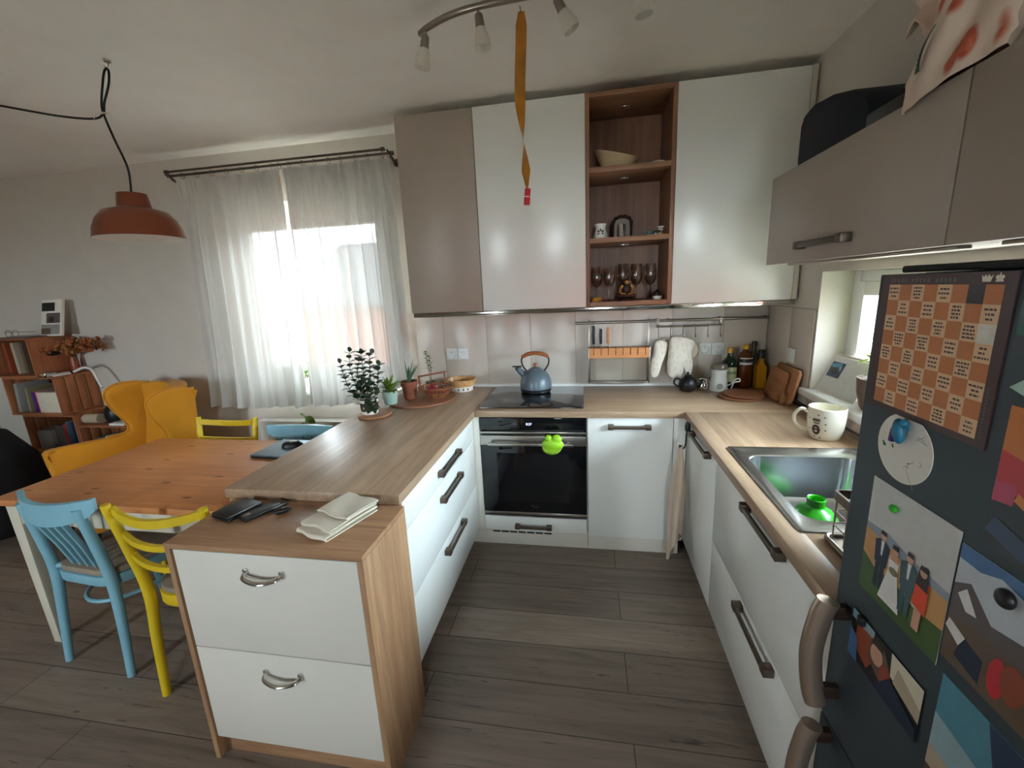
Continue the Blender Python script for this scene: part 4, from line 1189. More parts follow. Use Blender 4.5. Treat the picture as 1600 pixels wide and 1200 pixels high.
MB().lathe([(0, 0), (.017, 0), (.018, .008), (.011, .018), (.008, .026), (0, .028)], (1.034, -.22, z + .0005), 16).build('figure_base', 'yellowcap', b)
MB().ball((1.034, -.22, z + .038), .012, 12, (1.2, 1, .8)).box(1.016, 1.050, -.229, -.211, z + .047, z + .055, .002).build('figure_top', 'porc', b)
z = SHZ[2]
def glass(x, y, h, label):
    g_ = thing('wine_glass', label, 'wine glass', (x, y, z), 'wine glasses on the lowest wooden shelf')
    k = h / .195
    MB().lathe([(.031 * k, .0005), (.030 * k, .003), (.006, .006), (.0035, .012), (.0032, .07 * k), (.005, .078 * k), (.022 * k, .092 * k), (.032 * k, .115 * k), (.033 * k, .135 * k), (.028 * k, .195 * k)], (x, y, z), 28).build('glass_body', 'wine', g_, recalc=True)
    return g_
glass(.682, -.27, .195, 'smoky wine glass at the left end of the lowest wooden shelf')
glass(.750, -.285, .190, 'smoky wine glass second from the left on the lowest wooden shelf')
glass(.835, -.20, .205, 'smoky wine glass directly behind the seated statuette')
glass(.905, -.23, .200, 'smoky wine glass just right of the seated statuette')
glass(.985, -.22, .198, 'smoky wine glass at the right end of the row on the lowest wooden shelf')
tag(MB().lathe([(0, 0), (.028, 0), (.032, .01), (.028, .022), (.022, .022), (.02, .012), (0, .012)], (.680, -.325, z + .0005), 24).build('candle_holder', 'gold'), 'low amber candle holder at the left front of the lowest wooden shelf', 'candle holder')
b = thing('statuette', 'gold and bronze seated meditating statuette in front of the wine glasses', 'statuette', (.848, -.30, z))
m = MB().lathe([(0, 0), (.046, 0), (.048, .008), (.042, .014), (0, .016)], (.848, -.295, z + .0005), 24, sy=.75)
m.ball((.848, -.297, z + .026), .042, 18, (1.0, .62, .36)).ball((.815, -.305, z + .026), .016, 12, (1.2, .9, .7)).ball((.881, -.305, z + .026), .016, 12, (1.2, .9, .7))
m.ball((.848, -.292, z + .062), .026, 16, (.95, .62, 1.25)); m.build('robe', 'darkbronze', b)
m = MB()
for s_ in (-1, 1):
    m.tube(catmull([(.848 + s_ * .024, -.292, z + .083), (.848 + s_ * .036, -.298, z + .062), (.848 + s_ * .032, -.312, z + .042), (.848 + s_ * .006, -.322, z + .036)], 6), [.009, .007, .006, .005], 10)
m.ball((.848, -.296, z + .103), .0145, 16, (.9, .92, 1.15)).cyl((.848, -.293, z + .084), (.848, -.294, z + .094), .007, n=12)
m.ball((.848, -.3095, z + .102), .0026, 8).ball((.833, -.296, z + .101), .003, 8, (.6, .8, 1.8)).ball((.863, -.296, z + .101), .003, 8, (.6, .8, 1.8))
m.build('figure_body', 'gold2', b)
MB().ball((.848, -.293, z + .109), .0155, 14, (.98, 1, .85)).cyl((.848, -.293, z + .12), (.848, -.293, z + .131), .006, .002, 10).build('hair', 'darkbronze', b)
b = thing('incense_cone', 'dark conical ornament on a small white dish at the right of the lowest shelf', 'ornament', (1.012, -.30, z))
MB().lathe([(0, 0), (.020, 0), (.026, .012), (.026, .018), (.022, .018), (0, .010)], (1.012, -.30, z + .0005), 24).build('dish', 'porc', b)
MB().lathe([(0, .010), (.019, .012), (.021, .022), (.016, .038), (.008, .05), (0, .054)], (1.012, -.30, z + .0012), 20).build('cone', 'darkbronze', b)

# ---------------------------------------------------------------- kettle
kx, ky, kz = .297, -.172, H + .0062
k_ = thing('kettle', 'slate blue whistling kettle with a wooden handle on the hob', 'kettle', (kx, ky, kz))
MB().lathe([(0, 0), (.090, 0), (.098, .004), (.099, .018), (.094, .020), (0, .020)], (kx, ky, kz + .0004), 40).build('kettle_base', 'black', k_)
MB().lathe([(.0, .0212), (.098, .0212), (.102, .026), (.102, .045), (.097, .075), (.085, .105), (.066, .128), (.045, .142), (.035, .146), (.034, .149), (.020, .155), (0, .157)], (kx, ky, kz), 40).build('kettle_body', 'kettle', k_)
MB().lathe([(0, .1575), (.006, .1575), (.006, .166), (.014, .170), (.014, .177), (.008, .180), (0, .180)], (kx, ky, kz), 16).build('lid_knob', 'kwood', k_)
sp = MB().tube([(kx - .07, ky - .01, kz + .105), (kx - .10, ky - .014, kz + .135), (kx - .112, ky - .016, kz + .150)], [.024, .018, .015], 16).build('spout', 'kettle', k_)
MB().cyl((kx - .112, ky - .016, kz + .148), (kx - .119, ky - .017, kz + .159), .016, .013, 16).box(kx - .145, kx - .085, ky - .026, ky - .008, kz + .160, kz + .168, .003).build('whistle_lever', 'black', sp)
hh = MB()
for s_ in (-1, 1):
    hh.tube(catmull([(kx + s_ * .058, ky, kz + .133), (kx + s_ * .080, ky, kz + .165), (kx + s_ * .088, ky, kz + .20), (kx + s_ * .078, ky, kz + .228)], 6), .005, 8)
hd = hh.build('handle', 'black', k_)
MB().tube(catmull([(kx - .085, ky, kz + .222), (kx - .045, ky, kz + .240), (kx, ky, kz + .246), (kx + .045, ky, kz + .240), (kx + .085, ky, kz + .222)], 6), [.010, .013, .012, .013, .010], 12).build('wooden_grip', 'kwood', hd)

# ---------------------------------------------------------------- right end of the back worktop
Z = H + .0005
t = thing('teapot', 'small black teapot at the back wall below the oven mitts', 'teapot', (1.225, -.165, Z))
MB().lathe([(0, 0), (.034, 0), (.046, .012), (.052, .04), (.046, .068), (.030, .084), (0, .086)], (1.225, -.165, Z), 28).build('pot_body', 'black', t)
MB().lathe([(0, .0865), (.028, .0865), (.022, .096), (.006, .102), (.008, .112), (.004, .117), (0, .117)], (1.225, -.165, Z), 20).build('lid', 'black', t)
MB().tube(catmull([(1.27, -.175, Z + .035), (1.295, -.185, Z + .055), (1.303, -.19, Z + .08)], 5), [.013, .008, .007], 10).build('spout', 'black', t)
MB().tube(catmull([(1.182, -.155, Z + .07), (1.160, -.15, Z + .072), (1.150, -.148, Z + .045), (1.178, -.153, Z + .022)], 6), .006, 8).build('handle', 'black', t)
t = thing('milk_jug', 'small shiny steel jug beside the black teapot', 'jug', (1.318, -.145, Z))
MB().lathe([(0, 0), (.026, 0), (.032, .015), (.031, .035), (.024, .052), (.027, .066), (.025, .066), (.021, .052), (.026, .03), (0, .006)], (1.318, -.145, Z), 28).build('jug_body', 'chrome', t)
MB().tube(catmull([(1.342, -.15, Z + .058), (1.364, -.155, Z + .055), (1.362, -.154, Z + .03), (1.348, -.15, Z + .018)], 5), .004, 8).build('handle', 'chrome', t)
g = thing('coffee_grinder', 'white electric coffee grinder with a round knob and a trailing white cord', 'coffee grinder', (1.405, -.155, Z))
MB().lathe([(0, 0), (.050, 0), (.052, .006), (.048, .05), (.041, .085), (.043, .118), (.047, .124), (.047, .130), (0, .132)], (1.405, -.155, Z), 32, sx=1.0, sy=.9).build('grinder_body', 'socket', g)
MB().lathe([(0, .1325), (.046, .1325), (.046, .150), (.038, .162), (0, .165)], (1.405, -.155, Z), 32, sy=.9).build('lid', M('smoky_lid', (120, 108, 98), .12), g)
MB().lathe([(0, 0), (.016, 0), (.018, -.003), (.015, -.008), (0, -.008)], (1.398, -.2045, Z + .034), 20, mat=Matrix.Rotation(-PI / 2, 3, 'X')).build('knob', M('grey_knob', (150, 150, 148), .4), g)
MB().tube(catmull([(1.445, -.17, Z + .03), (1.462, -.20, Z + .05), (1.475, -.22, Z + .078), (1.497, -.222, Z + .084), (1.500, -.222, Z + .068), (1.472, -.22, Z + .062), (1.462, -.215, Z + .03), (1.470, -.19, Z + .006), (1.50, -.20, Z + .005)], 6), .0042, 8).build('power_cord', 'socket', g)

def bottle(name, label, x, y, prof, mat, cap, lab=None, capm='black', square=False):
    b_ = thing(name, label, 'bottle', (x, y, Z))
    MB().lathe(prof, (x, y, Z), 4 if square else 28).build('bottle_body', mat, b_) if not square else \
        MB().lathe(prof, (x, y, Z), 4, mat=Matrix.Rotation(R(45), 3, 'Z')).build('bottle_body', mat, b_)
    MB().lathe(cap, (x, y, Z), 20).build('cap', capm, b_)
    if lab:
        for (r, z0, z1, lm, nm) in lab:
            m_ = MB(); ns = 12
            for k in range(ns):
                a0 = R(-150 + 120 * k / ns); a1 = R(-150 + 120 * (k + 1) / ns)
                m_.raw([(x + r * math.cos(a0), y + r * math.sin(a0), Z + z0), (x + r * math.cos(a1), y + r * math.sin(a1), Z + z0), (x + r * math.cos(a1), y + r * math.sin(a1), Z + z1), (x + r * math.cos(a0), y + r * math.sin(a0), Z + z1)], [(0, 1, 2, 3)])
            bmesh.ops.remove_doubles(m_.bm, verts=m_.bm.verts[:], dist=1e-5)
            m_.build(nm, lm, b_)
    return b_
bottle('bottle', 'dark green bottle with a gold cap and pale label beside the coffee grinder', 1.478, -.095,
       [(0, 0), (.040, 0), (.042, .006), (.042, .150), (.038, .168), (.020, .190), (.0155, .200), (.0155, .232), (0, .233)], 'greenglass',
       [(.0, .218), (.0165, .218), (.0165, .249), (.014, .252), (0, .252)], [(.0425, .045, .135, 'labelgreen', 'label'), (.0428, .10, .106, 'p_dgreen', 'label_band'), (.0428, .092, .095, 'p_dgreen', 'label_band')], 'gold')
bottle('bottle', 'amber bottle with a black upper label and a yellow cap', 1.568, -.085,
       [(0, 0), (.039, 0), (.041, .006), (.041, .150), (.040, .19), (.030, .215), (.016, .228), (.016, .245), (0, .246)], 'rum',
       [(0, .238), (.018, .238), (.018, .258), (.016, .262), (0, .262)], [(.0415, .142, .190, 'p_black', 'label'), (.0418, .147, .160, 'p_white', 'label_strip'), (.0418, .182, .189, 'p_cream', 'label_strip')], 'yellowcap')
bottle('bottle', 'square golden oil bottle with a tall black cap near the cutting boards', 1.645, -.115,
       [(0, 0), (.036, 0), (.037, .01), (.037, .135), (.02, .158), (.016, .166), (.016, .19), (0, .191)], 'oil',
       [(0, .186), (.0185, .186), (.0185, .232), (.016, .236), (0, .236)], None, 'black', True)
bottle('bottle', 'tall olive-brown bottle with a black cap, hindmost in the corner', 1.628, -.046,
       [(0, 0), (.028, 0), (.030, .006), (.030, .180), (.016, .215), (.013, .225), (.013, .26), (0, .261)], 'olive',
       [(0, .252), (.0155, .252), (.0155, .274), (.013, .278), (0, .278)], None, 'black')
tv = MB().lathe([(0, 0), (.112, 0), (.116, .004), (.116, .008), (.112, .012), (0, .012)], (1.475, -.322, Z), 44).build('trivet', 'board2')
tag(tv, 'round wooden trivet lying on the worktop, lower one of the two', 'trivet')
tv = MB().lathe([(0, 0), (.104, 0), (.108, .004), (.108, .008), (.104, .012), (0, .012)], (1.492, -.318, Z + .0125), 44).build('trivet', 'board2')
tag(tv, 'round wooden trivet lying on top of the other one', 'trivet')
def board(label, poly, y0, zrot, tilt, x, th=.018, hole=None):
    """poly in (along, up); stands on the worktop leaning on the wall"""
    o = MB().prism(poly, 'x', 0, th, .003)
    o.xf(Matrix.Translation((x, y0, Z + .001)) @ Matrix.Rotation(R(zrot), 4, 'Z') @ Matrix.Rotation(R(tilt), 4, 'Y'))
    return tag(o.build('cutting_board', 'board'), label, 'cutting board')
# (along is -y): front board has a handle with a cut-out at its near lower corner
fb = [(0, 0), (-.185, 0)]
arc = [(-.185 - .022 + .022 * math.cos(a), .0 + .045 * math.sin(a)) for a in [R(0), R(35), R(70), R(105), R(140), R(180)]]
fb += arc[1:] + [(-.262, .002), (-.272, .02), (-.262, .055), (-.235, .075), (-.225, .09), (-.225, .155), (-.21, .168), (-.02, .168), (0, .155)]
board('front cutting board with a notched handle, leaning in the corner', fb, -.225, -2, 12, 1.628, .014)
bb = [(0, .0), (-.26, .0), (-.282, .02), (-.282, .175), (-.265, .192), (-.02, .192), (0, .175)]
board('rear cutting board with rounded corners, leaning on the side wall', bb, -.245, -2, 12, 1.647, .015)
mu = thing('mug', 'large cream mug with a dark brown print, beside the sink', 'mug', (1.583, -.985, Z))
MB().lathe([(0, 0), (.046, 0), (.053, .006), (.063, .045), (.066, .09), (.066, .130), (.0635, .132), (.061, .129), (.061, .09), (.056, .03), (0, .012)], (1.583, -.985, Z), 44).build('mug_body', 'mug', mu)
MB().tube(catmull([(1.522, -.968, Z + .108), (1.498, -.961, Z + .118), (1.478, -.955, Z + .095), (1.480, -.956, Z + .06), (1.505, -.963, Z + .036), (1.528, -.970, Z + .032)], 6), .0085, 12, flat=(1.15, .8)).build('handle', 'mug', mu)
m = MB()
def onmug(a, zz, w, h, mat):
    r_ = (lerp(.053, .063, (zz - .006) / .039) if zz < .045 else lerp(.063, .066, min(1, (zz - .045) / .045))) + .0007
    c_ = Vector((1.583 + r_ * math.cos(a), -.985 + r_ * math.sin(a), Z + zz)); t_ = Vector((-math.sin(a), math.cos(a), 0))
    m.use(mat).raw([c_ - t_ * w - Vector((0, 0, h)), c_ + t_ * w - Vector((0, 0, h)), c_ + t_ * w + Vector((0, 0, h)), c_ - t_ * w + Vector((0, 0, h))], [(0, 1, 2, 3)])
ac = R(-146)
for k in range(-3, 4):
    onmug(ac + k * .062, .087, .0018, .0058, 'ink'); onmug(ac + k * .050 + .02, .0745, .0013, .003, 'ink')
for k in range(22):
    t_ = 2 * PI * k / 22
    for q in (1.0, .72):
        onmug(ac + .21 * q * math.cos(t_), .046 + .0185 * q * math.sin(t_), .0024, .0026, 'ink')
for k in range(-3, 4):
    onmug(ac + k * .04, .047 + .002 * (k % 2), .0014, .0042, 'ink')
for a, zz in ((.44, .102), (.50, .074), (.52, .048), (-.46, .09), (.1, .108), (-.12, .016), (.24, .014), (-.44, .045)):
    onmug(ac + a, zz, .003, .0022, 'ink')
m.build('mug_print', None, mu, recalc=False)

# ---------------------------------------------------------------- plants and baskets on the peninsula
tag(MB().lathe([(0, 0), (.088, 0), (.093, .004), (.093, .010), (.089, .014), (0, .014)], (-.548, -.712, Z), 40).build('round_tray', 'board'), 'round wooden board under the floral plant pot on the peninsula', 'board')
zt = Z + .0147
p = thing('potted_plant', 'tall dark-leaved plant in a floral pot on the round wooden board', 'plant', (-.575, -.715, zt))
MB().use('paperw').lathe([(0, 0), (.044, 0), (.046, .004), (.047, .018)], (-.575, -.715, zt), 32).use('floral').lathe([(.0472, .0182), (.050, .06), (.051, .066)], (-.575, -.715, zt), 32).use('paperw').lathe([(.0512, .066), (.052, .082), (.048, .082), (.046, .06), (0, .06)], (-.575, -.715, zt), 32).build('pot', None, p)
soil(MB(), (-.575, -.715, zt), .046, .076).build('soil', 'soil', p)
b0 = Vector((-.575, -.715, zt + .07))
stems = [[b0 + Vector(v) for v in st] for st in (
    [(-.01, 0, 0), (-.06, -.005, .012), (-.10, -.01, .07), (-.125, -.01, .15), (-.14, -.005, .215)],
    [(-.005, .005, 0), (-.06, .01, .07), (-.09, .015, .14), (-.098, .015, .20), (-.085, .01, .275)],
    [(-.01, .01, 0), (-.05, .02, .09), (-.060, .025, .17), (-.045, .03, .22)],
    [(.0, -.005, 0), (.005, -.01, .08), (-.005, -.008, .16), (-.010, .0, .265)],
    [(.008, 0, 0), (.03, -.01, .07), (.035, -.015, .15), (.040, -.01, .25), (.048, -.008, .268)],
    [(.012, .006, 0), (.05, .01, .05), (.065, .01, .13), (.075, .01, .20)],
    [(.01, -.01, 0), (.03, -.04, .02), (.045, -.06, .0), (.06, -.068, -.025)])]
stems += [[b0 + Vector(v) for v in st] for st in ([(.0, -.012, 0), (-.012, -.03, .05), (-.004, -.034, .12)], [(.014, -.008, 0), (.03, -.028, .045), (.034, -.03, .10)], [(-.012, -.01, 0), (-.03, -.02, .04), (-.034, -.022, .09)])]
S, L = foliage(stems, .044, .0205, .0215, start=.2, up=.6, seed=5)
S.build('stem', 'stem', p); L.build('leaves', 'leafd', p)
bd = MB().prism([(-.40 + .205 * math.cos(2 * PI * k / 44), -.365 + .222 * math.sin(2 * PI * k / 44)) for k in range(44)], 'z', Z, Z + .012, .003).build('serving_board', 'board2')
tag(bd, 'oval wooden board under the terracotta pot and wicker basket', 'board')
zb = Z + .0127
p = thing('potted_plant', 'bushy lime green plant in a mint ceramic pot on the oval board', 'plant', (-.505, -.545, zb))
c_ = (-.545, -.515, zb)
MB().lathe([(0, 0), (.034, 0), (.037, .004), (.046, .06), (.049, .082), (.045, .082), (.042, .05), (0, .05)], c_, 32).build('pot', 'mint', p)
soil(MB(), c_, .043, .076).build('soil', 'soil', p)
L = MB(); q = random.Random(11)
for k in range(110):
    a, e = q.uniform(0, 2 * PI), q.uniform(.15, 1.4)
    d = Vector((math.cos(a) * math.cos(e), math.sin(a) * math.cos(e), math.sin(e)))
    L.leaf(Vector(c_) + Vector((0, 0, .076)) + d * q.uniform(.0, .05), d, Vector((0, 0, 1.01)), q.uniform(.036, .062), .007, .3, .3)
L.build('leaves', 'leafb', p)
p = thing('potted_plant', 'aloe with long curved leaves in a terracotta pot on the oval board', 'plant', (-.455, -.42, zb))
c_ = (-.475, -.385, zb)
MB().lathe([(0, 0), (.036, 0), (.038, .003), (.047, .085), (.052, .086), (.053, .112), (.047, .112), (.043, .09), (0, .09)], c_, 32).build('pot', 'terra', p)
MB().lathe([(0, .0), (.045, .0), (.052, .010), (.049, .010), (.040, .004), (0, .004)], (c_[0], c_[1], zb - .0005), 32)
soil(MB(), c_, .045, .106).build('soil', 'soil', p)
A = MB()
for a, e, Ln in ((2.4, 1.35, .15), (1.2, 1.25, .17), (-.5, 1.05, .16), (-1.0, 1.1, .13), (1.9, 1.0, .14), (.8, 1.05, .15)):
    d = Vector((math.cos(a) * math.cos(e), math.sin(a) * math.cos(e), math.sin(e))); o = Vector(c_) + Vector((0, 0, .10))
    pts = [o, o + d * Ln * .35, o + d * Ln * .7 + Vector((0, 0, -.012)), o + d * Ln + Vector((0, 0, -.045 * math.cos(e)))]
    A.tube(catmull(pts, 5), [.010, .009, .006, .001], 8, flat=(1.0, .5))
A.build('leaves', M('aloe_green', (84, 112, 88), .4, var=.1), p)
p = thing('potted_plant', 'slender upright leafy sprig in a dark pot behind the wicker basket', 'plant', (-.385, -.225, zb))
c_ = (-.405, -.195, zb)
MB().lathe([(0, 0), (.030, 0), (.034, .06), (.036, .066), (.032, .066), (.028, .05), (0, .05)], c_, 28).build('pot', 'potdark', p)
soil(MB(), c_, .031, .06).build('soil', 'soil', p)
b0 = Vector(c_) + Vector((0, 0, .06))
S, L = foliage([[b0, b0 + Vector((-.006, 0, .08)), b0 + Vector((-.018, 0, .20))], [b0, b0 + Vector((.006, .006, .06)), b0 + Vector((.000, .004, .17))]], .022, .0085, .016, start=.45, up=.6, seed=8)
S.build('stem', 'stem', p); L.build('leaves', 'leaf', p)

bk = thing('wicker_basket', 'open wicker basket with a square twig handle holding a red onion', 'basket', (-.315, -.345, zb))
c_ = Vector((-.315, -.345, zb))
m = MB()
m.lathe([(0, .001), (.062, .001), (.062, .005), (0, .005)], c_, 28)
for k in range(26):
    a0 = 2 * PI * k / 26
    for dr in (.35, -.35):
        pts = [c_ + Vector((r_ * math.cos(a0 + dr * t), r_ * .92 * math.sin(a0 + dr * t), zz)) for r_, zz, t in ((.06, .004, 0), (.076, .025, .35), (.092, .045, .7), (.106, .062, 1.0))]
        m.tube(catmull(pts, 3), .0028, 5)
for rr_, zz in ((.107, .062), (.110, .066), (.080, .028)):
    m.tube([c_ + Vector((rr_ * math.cos(2 * PI * k / 40), rr_ * .92 * math.sin(2 * PI * k / 40), zz + .003 * math.sin(k * PI * .5))) for k in range(40)], .0035, 6, closed=True)
m.build('woven_body', 'wicker', bk)
m = MB()
m.tube([c_ + Vector((-.095, -.02, .055)), c_ + Vector((-.10, -.02, .135)), ], .006, 8).tube([c_ + Vector((.045, .05, .075)), c_ + Vector((.045, .05, .150))], .006, 8)
m.tube([c_ + Vector((-.107, -.022, .133)), c_ + Vector((.055, .055, .150))], .006, 8)
m.build('handle', 'wicker', bk)
tag(MB().lathe([(0, 0), (.015, .001), (.034, .016), (.041, .036), (.034, .056), (.014, .068), (.006, .078), (.002, .09), (0, .09)], c_ + Vector((-.022, -.012, .0062)), 24).build('onion', 'onion'), 'red onion lying in the wicker basket', 'onion')
tag(MB().ball(c_ + Vector((.048, .0, .040)), .022, 14, (1.1, 1, .9)).jitter(.003, 30).build('walnut', 'p_rust'), 'brown nut beside the red onion in the wicker basket', 'nut')
bk = thing('woven_basket', 'round tan straw basket with a white dark-patterned band near the wall socket', 'basket', (-.205, -.105, Z))
c_ = (-.215, -.118, Z)
MB().use('paperw').lathe([(0, 0), (.072, 0), (.076, .004), (.082, .034)], c_, 36).use('wicker2').lathe([(.0825, .034), (.096, .072), (.100, .078), (.095, .080), (.088, .07), (.074, .012), (0, .010)], c_, 36).build('basket_body', None, bk)
m = MB()
for k in range(16):
    a = 2 * PI * k / 16; r_ = .0792
    o = Vector((c_[0] + r_ * math.cos(a), c_[1] + r_ * math.sin(a), Z + .018)); t_ = Vector((-math.sin(a), math.cos(a), 0))
    if k % 4 != 3: m.ball(o, .009, 8, (.55, .55, .9))
m.build('dark_pattern', 'p_burg', bk)
m = MB()
for rr_, zz in ((.085, .044), (.089, .054), (.093, .064), (.099, .077)):
    m.tube([(c_[0] + rr_ * math.cos(2 * PI * k / 48), c_[1] + rr_ * math.sin(2 * PI * k / 48), Z + zz) for k in range(48)], .0035, 6, closed=True)
m.build('straw_coils', 'wicker2', bk)
tag(MB().cyl((-.272, -.145, Z + .012), (-.276, -.148, Z + .088), .006, n=12).build('candle_stick', 'paperw'), 'short white candle stub standing in the tan straw basket', 'candle')

# ---------------------------------------------------------------- small drawer cabinet at the peninsula end
DX0, DX1, DY0, DY1, DZ = -.628, .016, -1.899, -1.6185, .8184
c = thing('small_drawer_cabinet', 'low oak-look cabinet with two cream drawers at the end of the peninsula', 'cabinet', (-.306, -1.76, 0))
bx('top_panel', 'oakzx', c, DX0, DX1, DY0, DY1, DZ - .018, DZ - .0015, .001)
bx('side_panel', 'oakz', c, DX0, DX0 + .018, DY0 + .001, DY1, 0, DZ - .0185, .001); bx('side_panel', 'oakz', c, DX1 - .018, DX1, DY0 + .001, DY1, 0, DZ - .0185, .001)
bx('plinth', 'oakzx', c, DX0 + .0185, DX1 - .0185, DY0 + .035, DY0 + .053, 0, .094, .001); bx('back_panel', 'oakz', c, DX0 + .0185, DX1 - .0185, DY1 - .01, DY1, .0, DZ - .019, 0)
for z0, z1, hz in ((.457, .797, .738), (.0965, .453, .384)):
    d = bx('drawer', 'matwhite', c, DX0 + .0275, DX1 - .0195, DY0 + .002, DY0 + .02, z0, z1, .0015)
    m = MB()
    hp = [(-.362, 0, .004), (-.352, -.020, -.004), (-.302, -.030, -.010), (-.252, -.020, -.004), (-.242, 0, .004)]
    m.tube(catmull([(x, DY0 + .002 + y, hz + z_) for x, y, z_ in hp], 6), [.007, .0085, .0095, .0085, .007], 12, flat=(1.0, .6))
    m.box(-.368, -.354, DY0 - .005, DY0 + .0015, hz - .008, hz + .014, .002).box(-.250, -.236, DY0 - .005, DY0 + .0015, hz - .008, hz + .014, .002)
    m.build('handle', 'chrome', d)
zc = DZ - .001
w_ = thing('wallet', 'black leather wallet on the small drawer cabinet beside the table', 'wallet', (-.535, -1.715, zc))
MB().box(-.045, .045, -.06, .06, .0, .009, .004).box(-.044, .045, -.059, .06, .0095, .018, .004).xf(Matrix.Translation((-.542, -1.708, zc)) @ Matrix.Rotation(R(-17), 4, 'Z')).build('wallet_body', 'black', w_)
w_ = thing('phone_case', 'black phone case lying right of the black wallet', 'phone case', (-.462, -1.70, zc))
MB().box(-.030, .030, -.07, .07, 0, .012, .005).xf(Matrix.Translation((-.455, -1.697, zc)) @ Matrix.Rotation(R(-26), 4, 'Z')).build('case_body', 'black', w_)
MB().box(-.010, .010, -.066, -.04, .0118, .0135, .002).xf(Matrix.Translation((-.455, -1.697, zc)) @ Matrix.Rotation(R(-26), 4, 'Z')).build('clasp', 'bronze', w_)
w_ = thing('key_fob', 'small black oval key fob in the middle of the small drawer cabinet', 'key fob', (-.375, -1.70, zc))
MB().ball((-.378, -1.700, zc + .0095), .019, 18, (1.5, .75, .5), (0, 0, R(32))).build('fob_body', 'black', w_)
MB().ball((-.374, -1.700, zc + .0185), .005, 10, (1.3, 1, .4)).build('button', 'nickel', w_)
n_ = thing('napkin', 'folded cream cloth napkin on the small drawer cabinet', 'napkin', (-.155, -1.73, zc))
M0 = Matrix.Translation((-.150, -1.732, zc)) @ Matrix.Rotation(R(-19), 4, 'Z')
def fold(y0, y1, zb_, r_, w0):
    """one folded layer: flat top and bottom joined by a round nose at the front"""
    pr = [(y1, zb_), (y0 + r_, zb_)] + [(y0 + r_ - r_ * math.sin(a), zb_ + r_ - r_ * math.cos(a)) for a in [PI * k / 6 for k in range(1, 6)]] + [(y0 + r_, zb_ + 2 * r_), (y1, zb_ + 2 * r_)]
    th = .0028
    def f(u, v):
        i = min(int(v * (len(pr) - 1)), len(pr) - 2); t = v * (len(pr) - 1) - i
        y, z_ = lerp(pr[i][0], pr[i + 1][0], t), lerp(pr[i][1], pr[i + 1][1], t)
        x = lerp(-w0, w0, u)
        return Vector((x, y + .004 * math.sin(u * 8 + zb_ * 200), z_ + .0022 * math.sin(u * 7 + y * 30) * (1 if z_ > zb_ + r_ else .1)))
    return MB().sheet(f, 20, 28, th)
for (y0, y1, zb_, r_, w0) in ((-.108, .095, .002, .0075, .064), (-.085, .098, .019, .006, .066), (-.028, .10, .033, .0035, .067)):
    fold(y0, y1, zb_, r_, w0).xf(M0).build('cloth_fold', 'linen', n_)

# ---------------------------------------------------------------- dining table and chairs
TX0, TX1, TY0, TY1, TZ = -1.875, -.648, -1.588, -.83, .74
t = thing('dining_table', 'orange pine dining table with a cream base against the peninsula', 'table', (-1.26, -1.2, 0))
MB().box(TX0, TX1, TY0, TY1, TZ - .028, TZ, .004).build('tabletop', 'pine', t)
m = MB(); i_ = .05
m.box(TX0 + i_, TX1 - .01, TY0 + .03, TY0 + .05, TZ - .125, TZ - .0285, .001).box(TX0 + i_, TX1 - .01, TY1 - .05, TY1 - .03, TZ - .125, TZ - .0285, .001)
m.box(TX0 + i_, TX0 + i_ + .02, TY0 + .05, TY1 - .05, TZ - .125, TZ - .0285, .001).box(TX1 - .03, TX1 - .01, TY0 + .05, TY1 - .05, TZ - .125, TZ - .0285, .001)
m.build('apron', 'cream', t)
for x, y in ((TX0 + .06, TY0 + .055), (TX0 + .06, TY1 - .055), (TX1 - .045, -1.235), (TX1 - .045, TY1 - .055)):
    b_ = bmesh.new(); bmesh.ops.create_cube(b_, size=1)
    for v in b_.verts:
        k_ = .060 if v.co.z > 0 else .042
        v.co = Vector((x + v.co.x * k_, y + v.co.y * k_, (TZ - .029) if v.co.z > 0 else 0))
    bmesh.ops.bevel(b_, geom=b_.edges[:], offset=.003, segments=2, profile=.5, affect='EDGES')
    MB().merge(b_).build('leg', 'cream', t)
l_ = thing('laptop', 'closed blue-grey laptop on the table beside the peninsula', 'laptop', (-.885, -1.0, TZ))
ML = Matrix.Translation((-.868, -.985, TZ + .0008)) @ Matrix.Rotation(R(-4), 4, 'Z')
MB().box(-.17, .17, -.115, .115, 0, .010, .004, 3).xf(ML).build('laptop_base', 'black', l_)
MB().box(-.17, .17, -.115, .115, .0105, .018, .003, 3).xf(ML).build('laptop_lid', 'laptop', l_)
o_ = thing('mouse', 'black computer mouse lying on the closed laptop', 'mouse', (-.905, -.955, TZ + .02))
MM = Matrix.Translation((-.895, -.965, TZ + .0195)) @ Matrix.Rotation(R(30), 4, 'Z')
def mouse(u, v):
    a = 2 * PI * u; e = v * PI / 2
    return MM @ Vector((.052 * math.cos(a) * math.cos(e) ** .7, .030 * math.sin(a) * math.cos(e) ** .7, .030 * math.sin(e) * (1 - .25 * math.cos(a) * math.cos(e))))
m = MB().sheet(mouse, 24, 10, 0, wrap=True); m.raw([mouse(k / 24, 0) for k in range(24)], [tuple(range(24))])
bmesh.ops.remove_doubles(m.bm, verts=m.bm.verts[:], dist=1e-5); m.build('mouse_body', 'black', o_)
MB().ball(MM @ Vector((.028, 0, .0235)), .006, 10, (1.2, .4, .7), (0, 0, R(30))).build('scroll_wheel', 'nickel', o_)

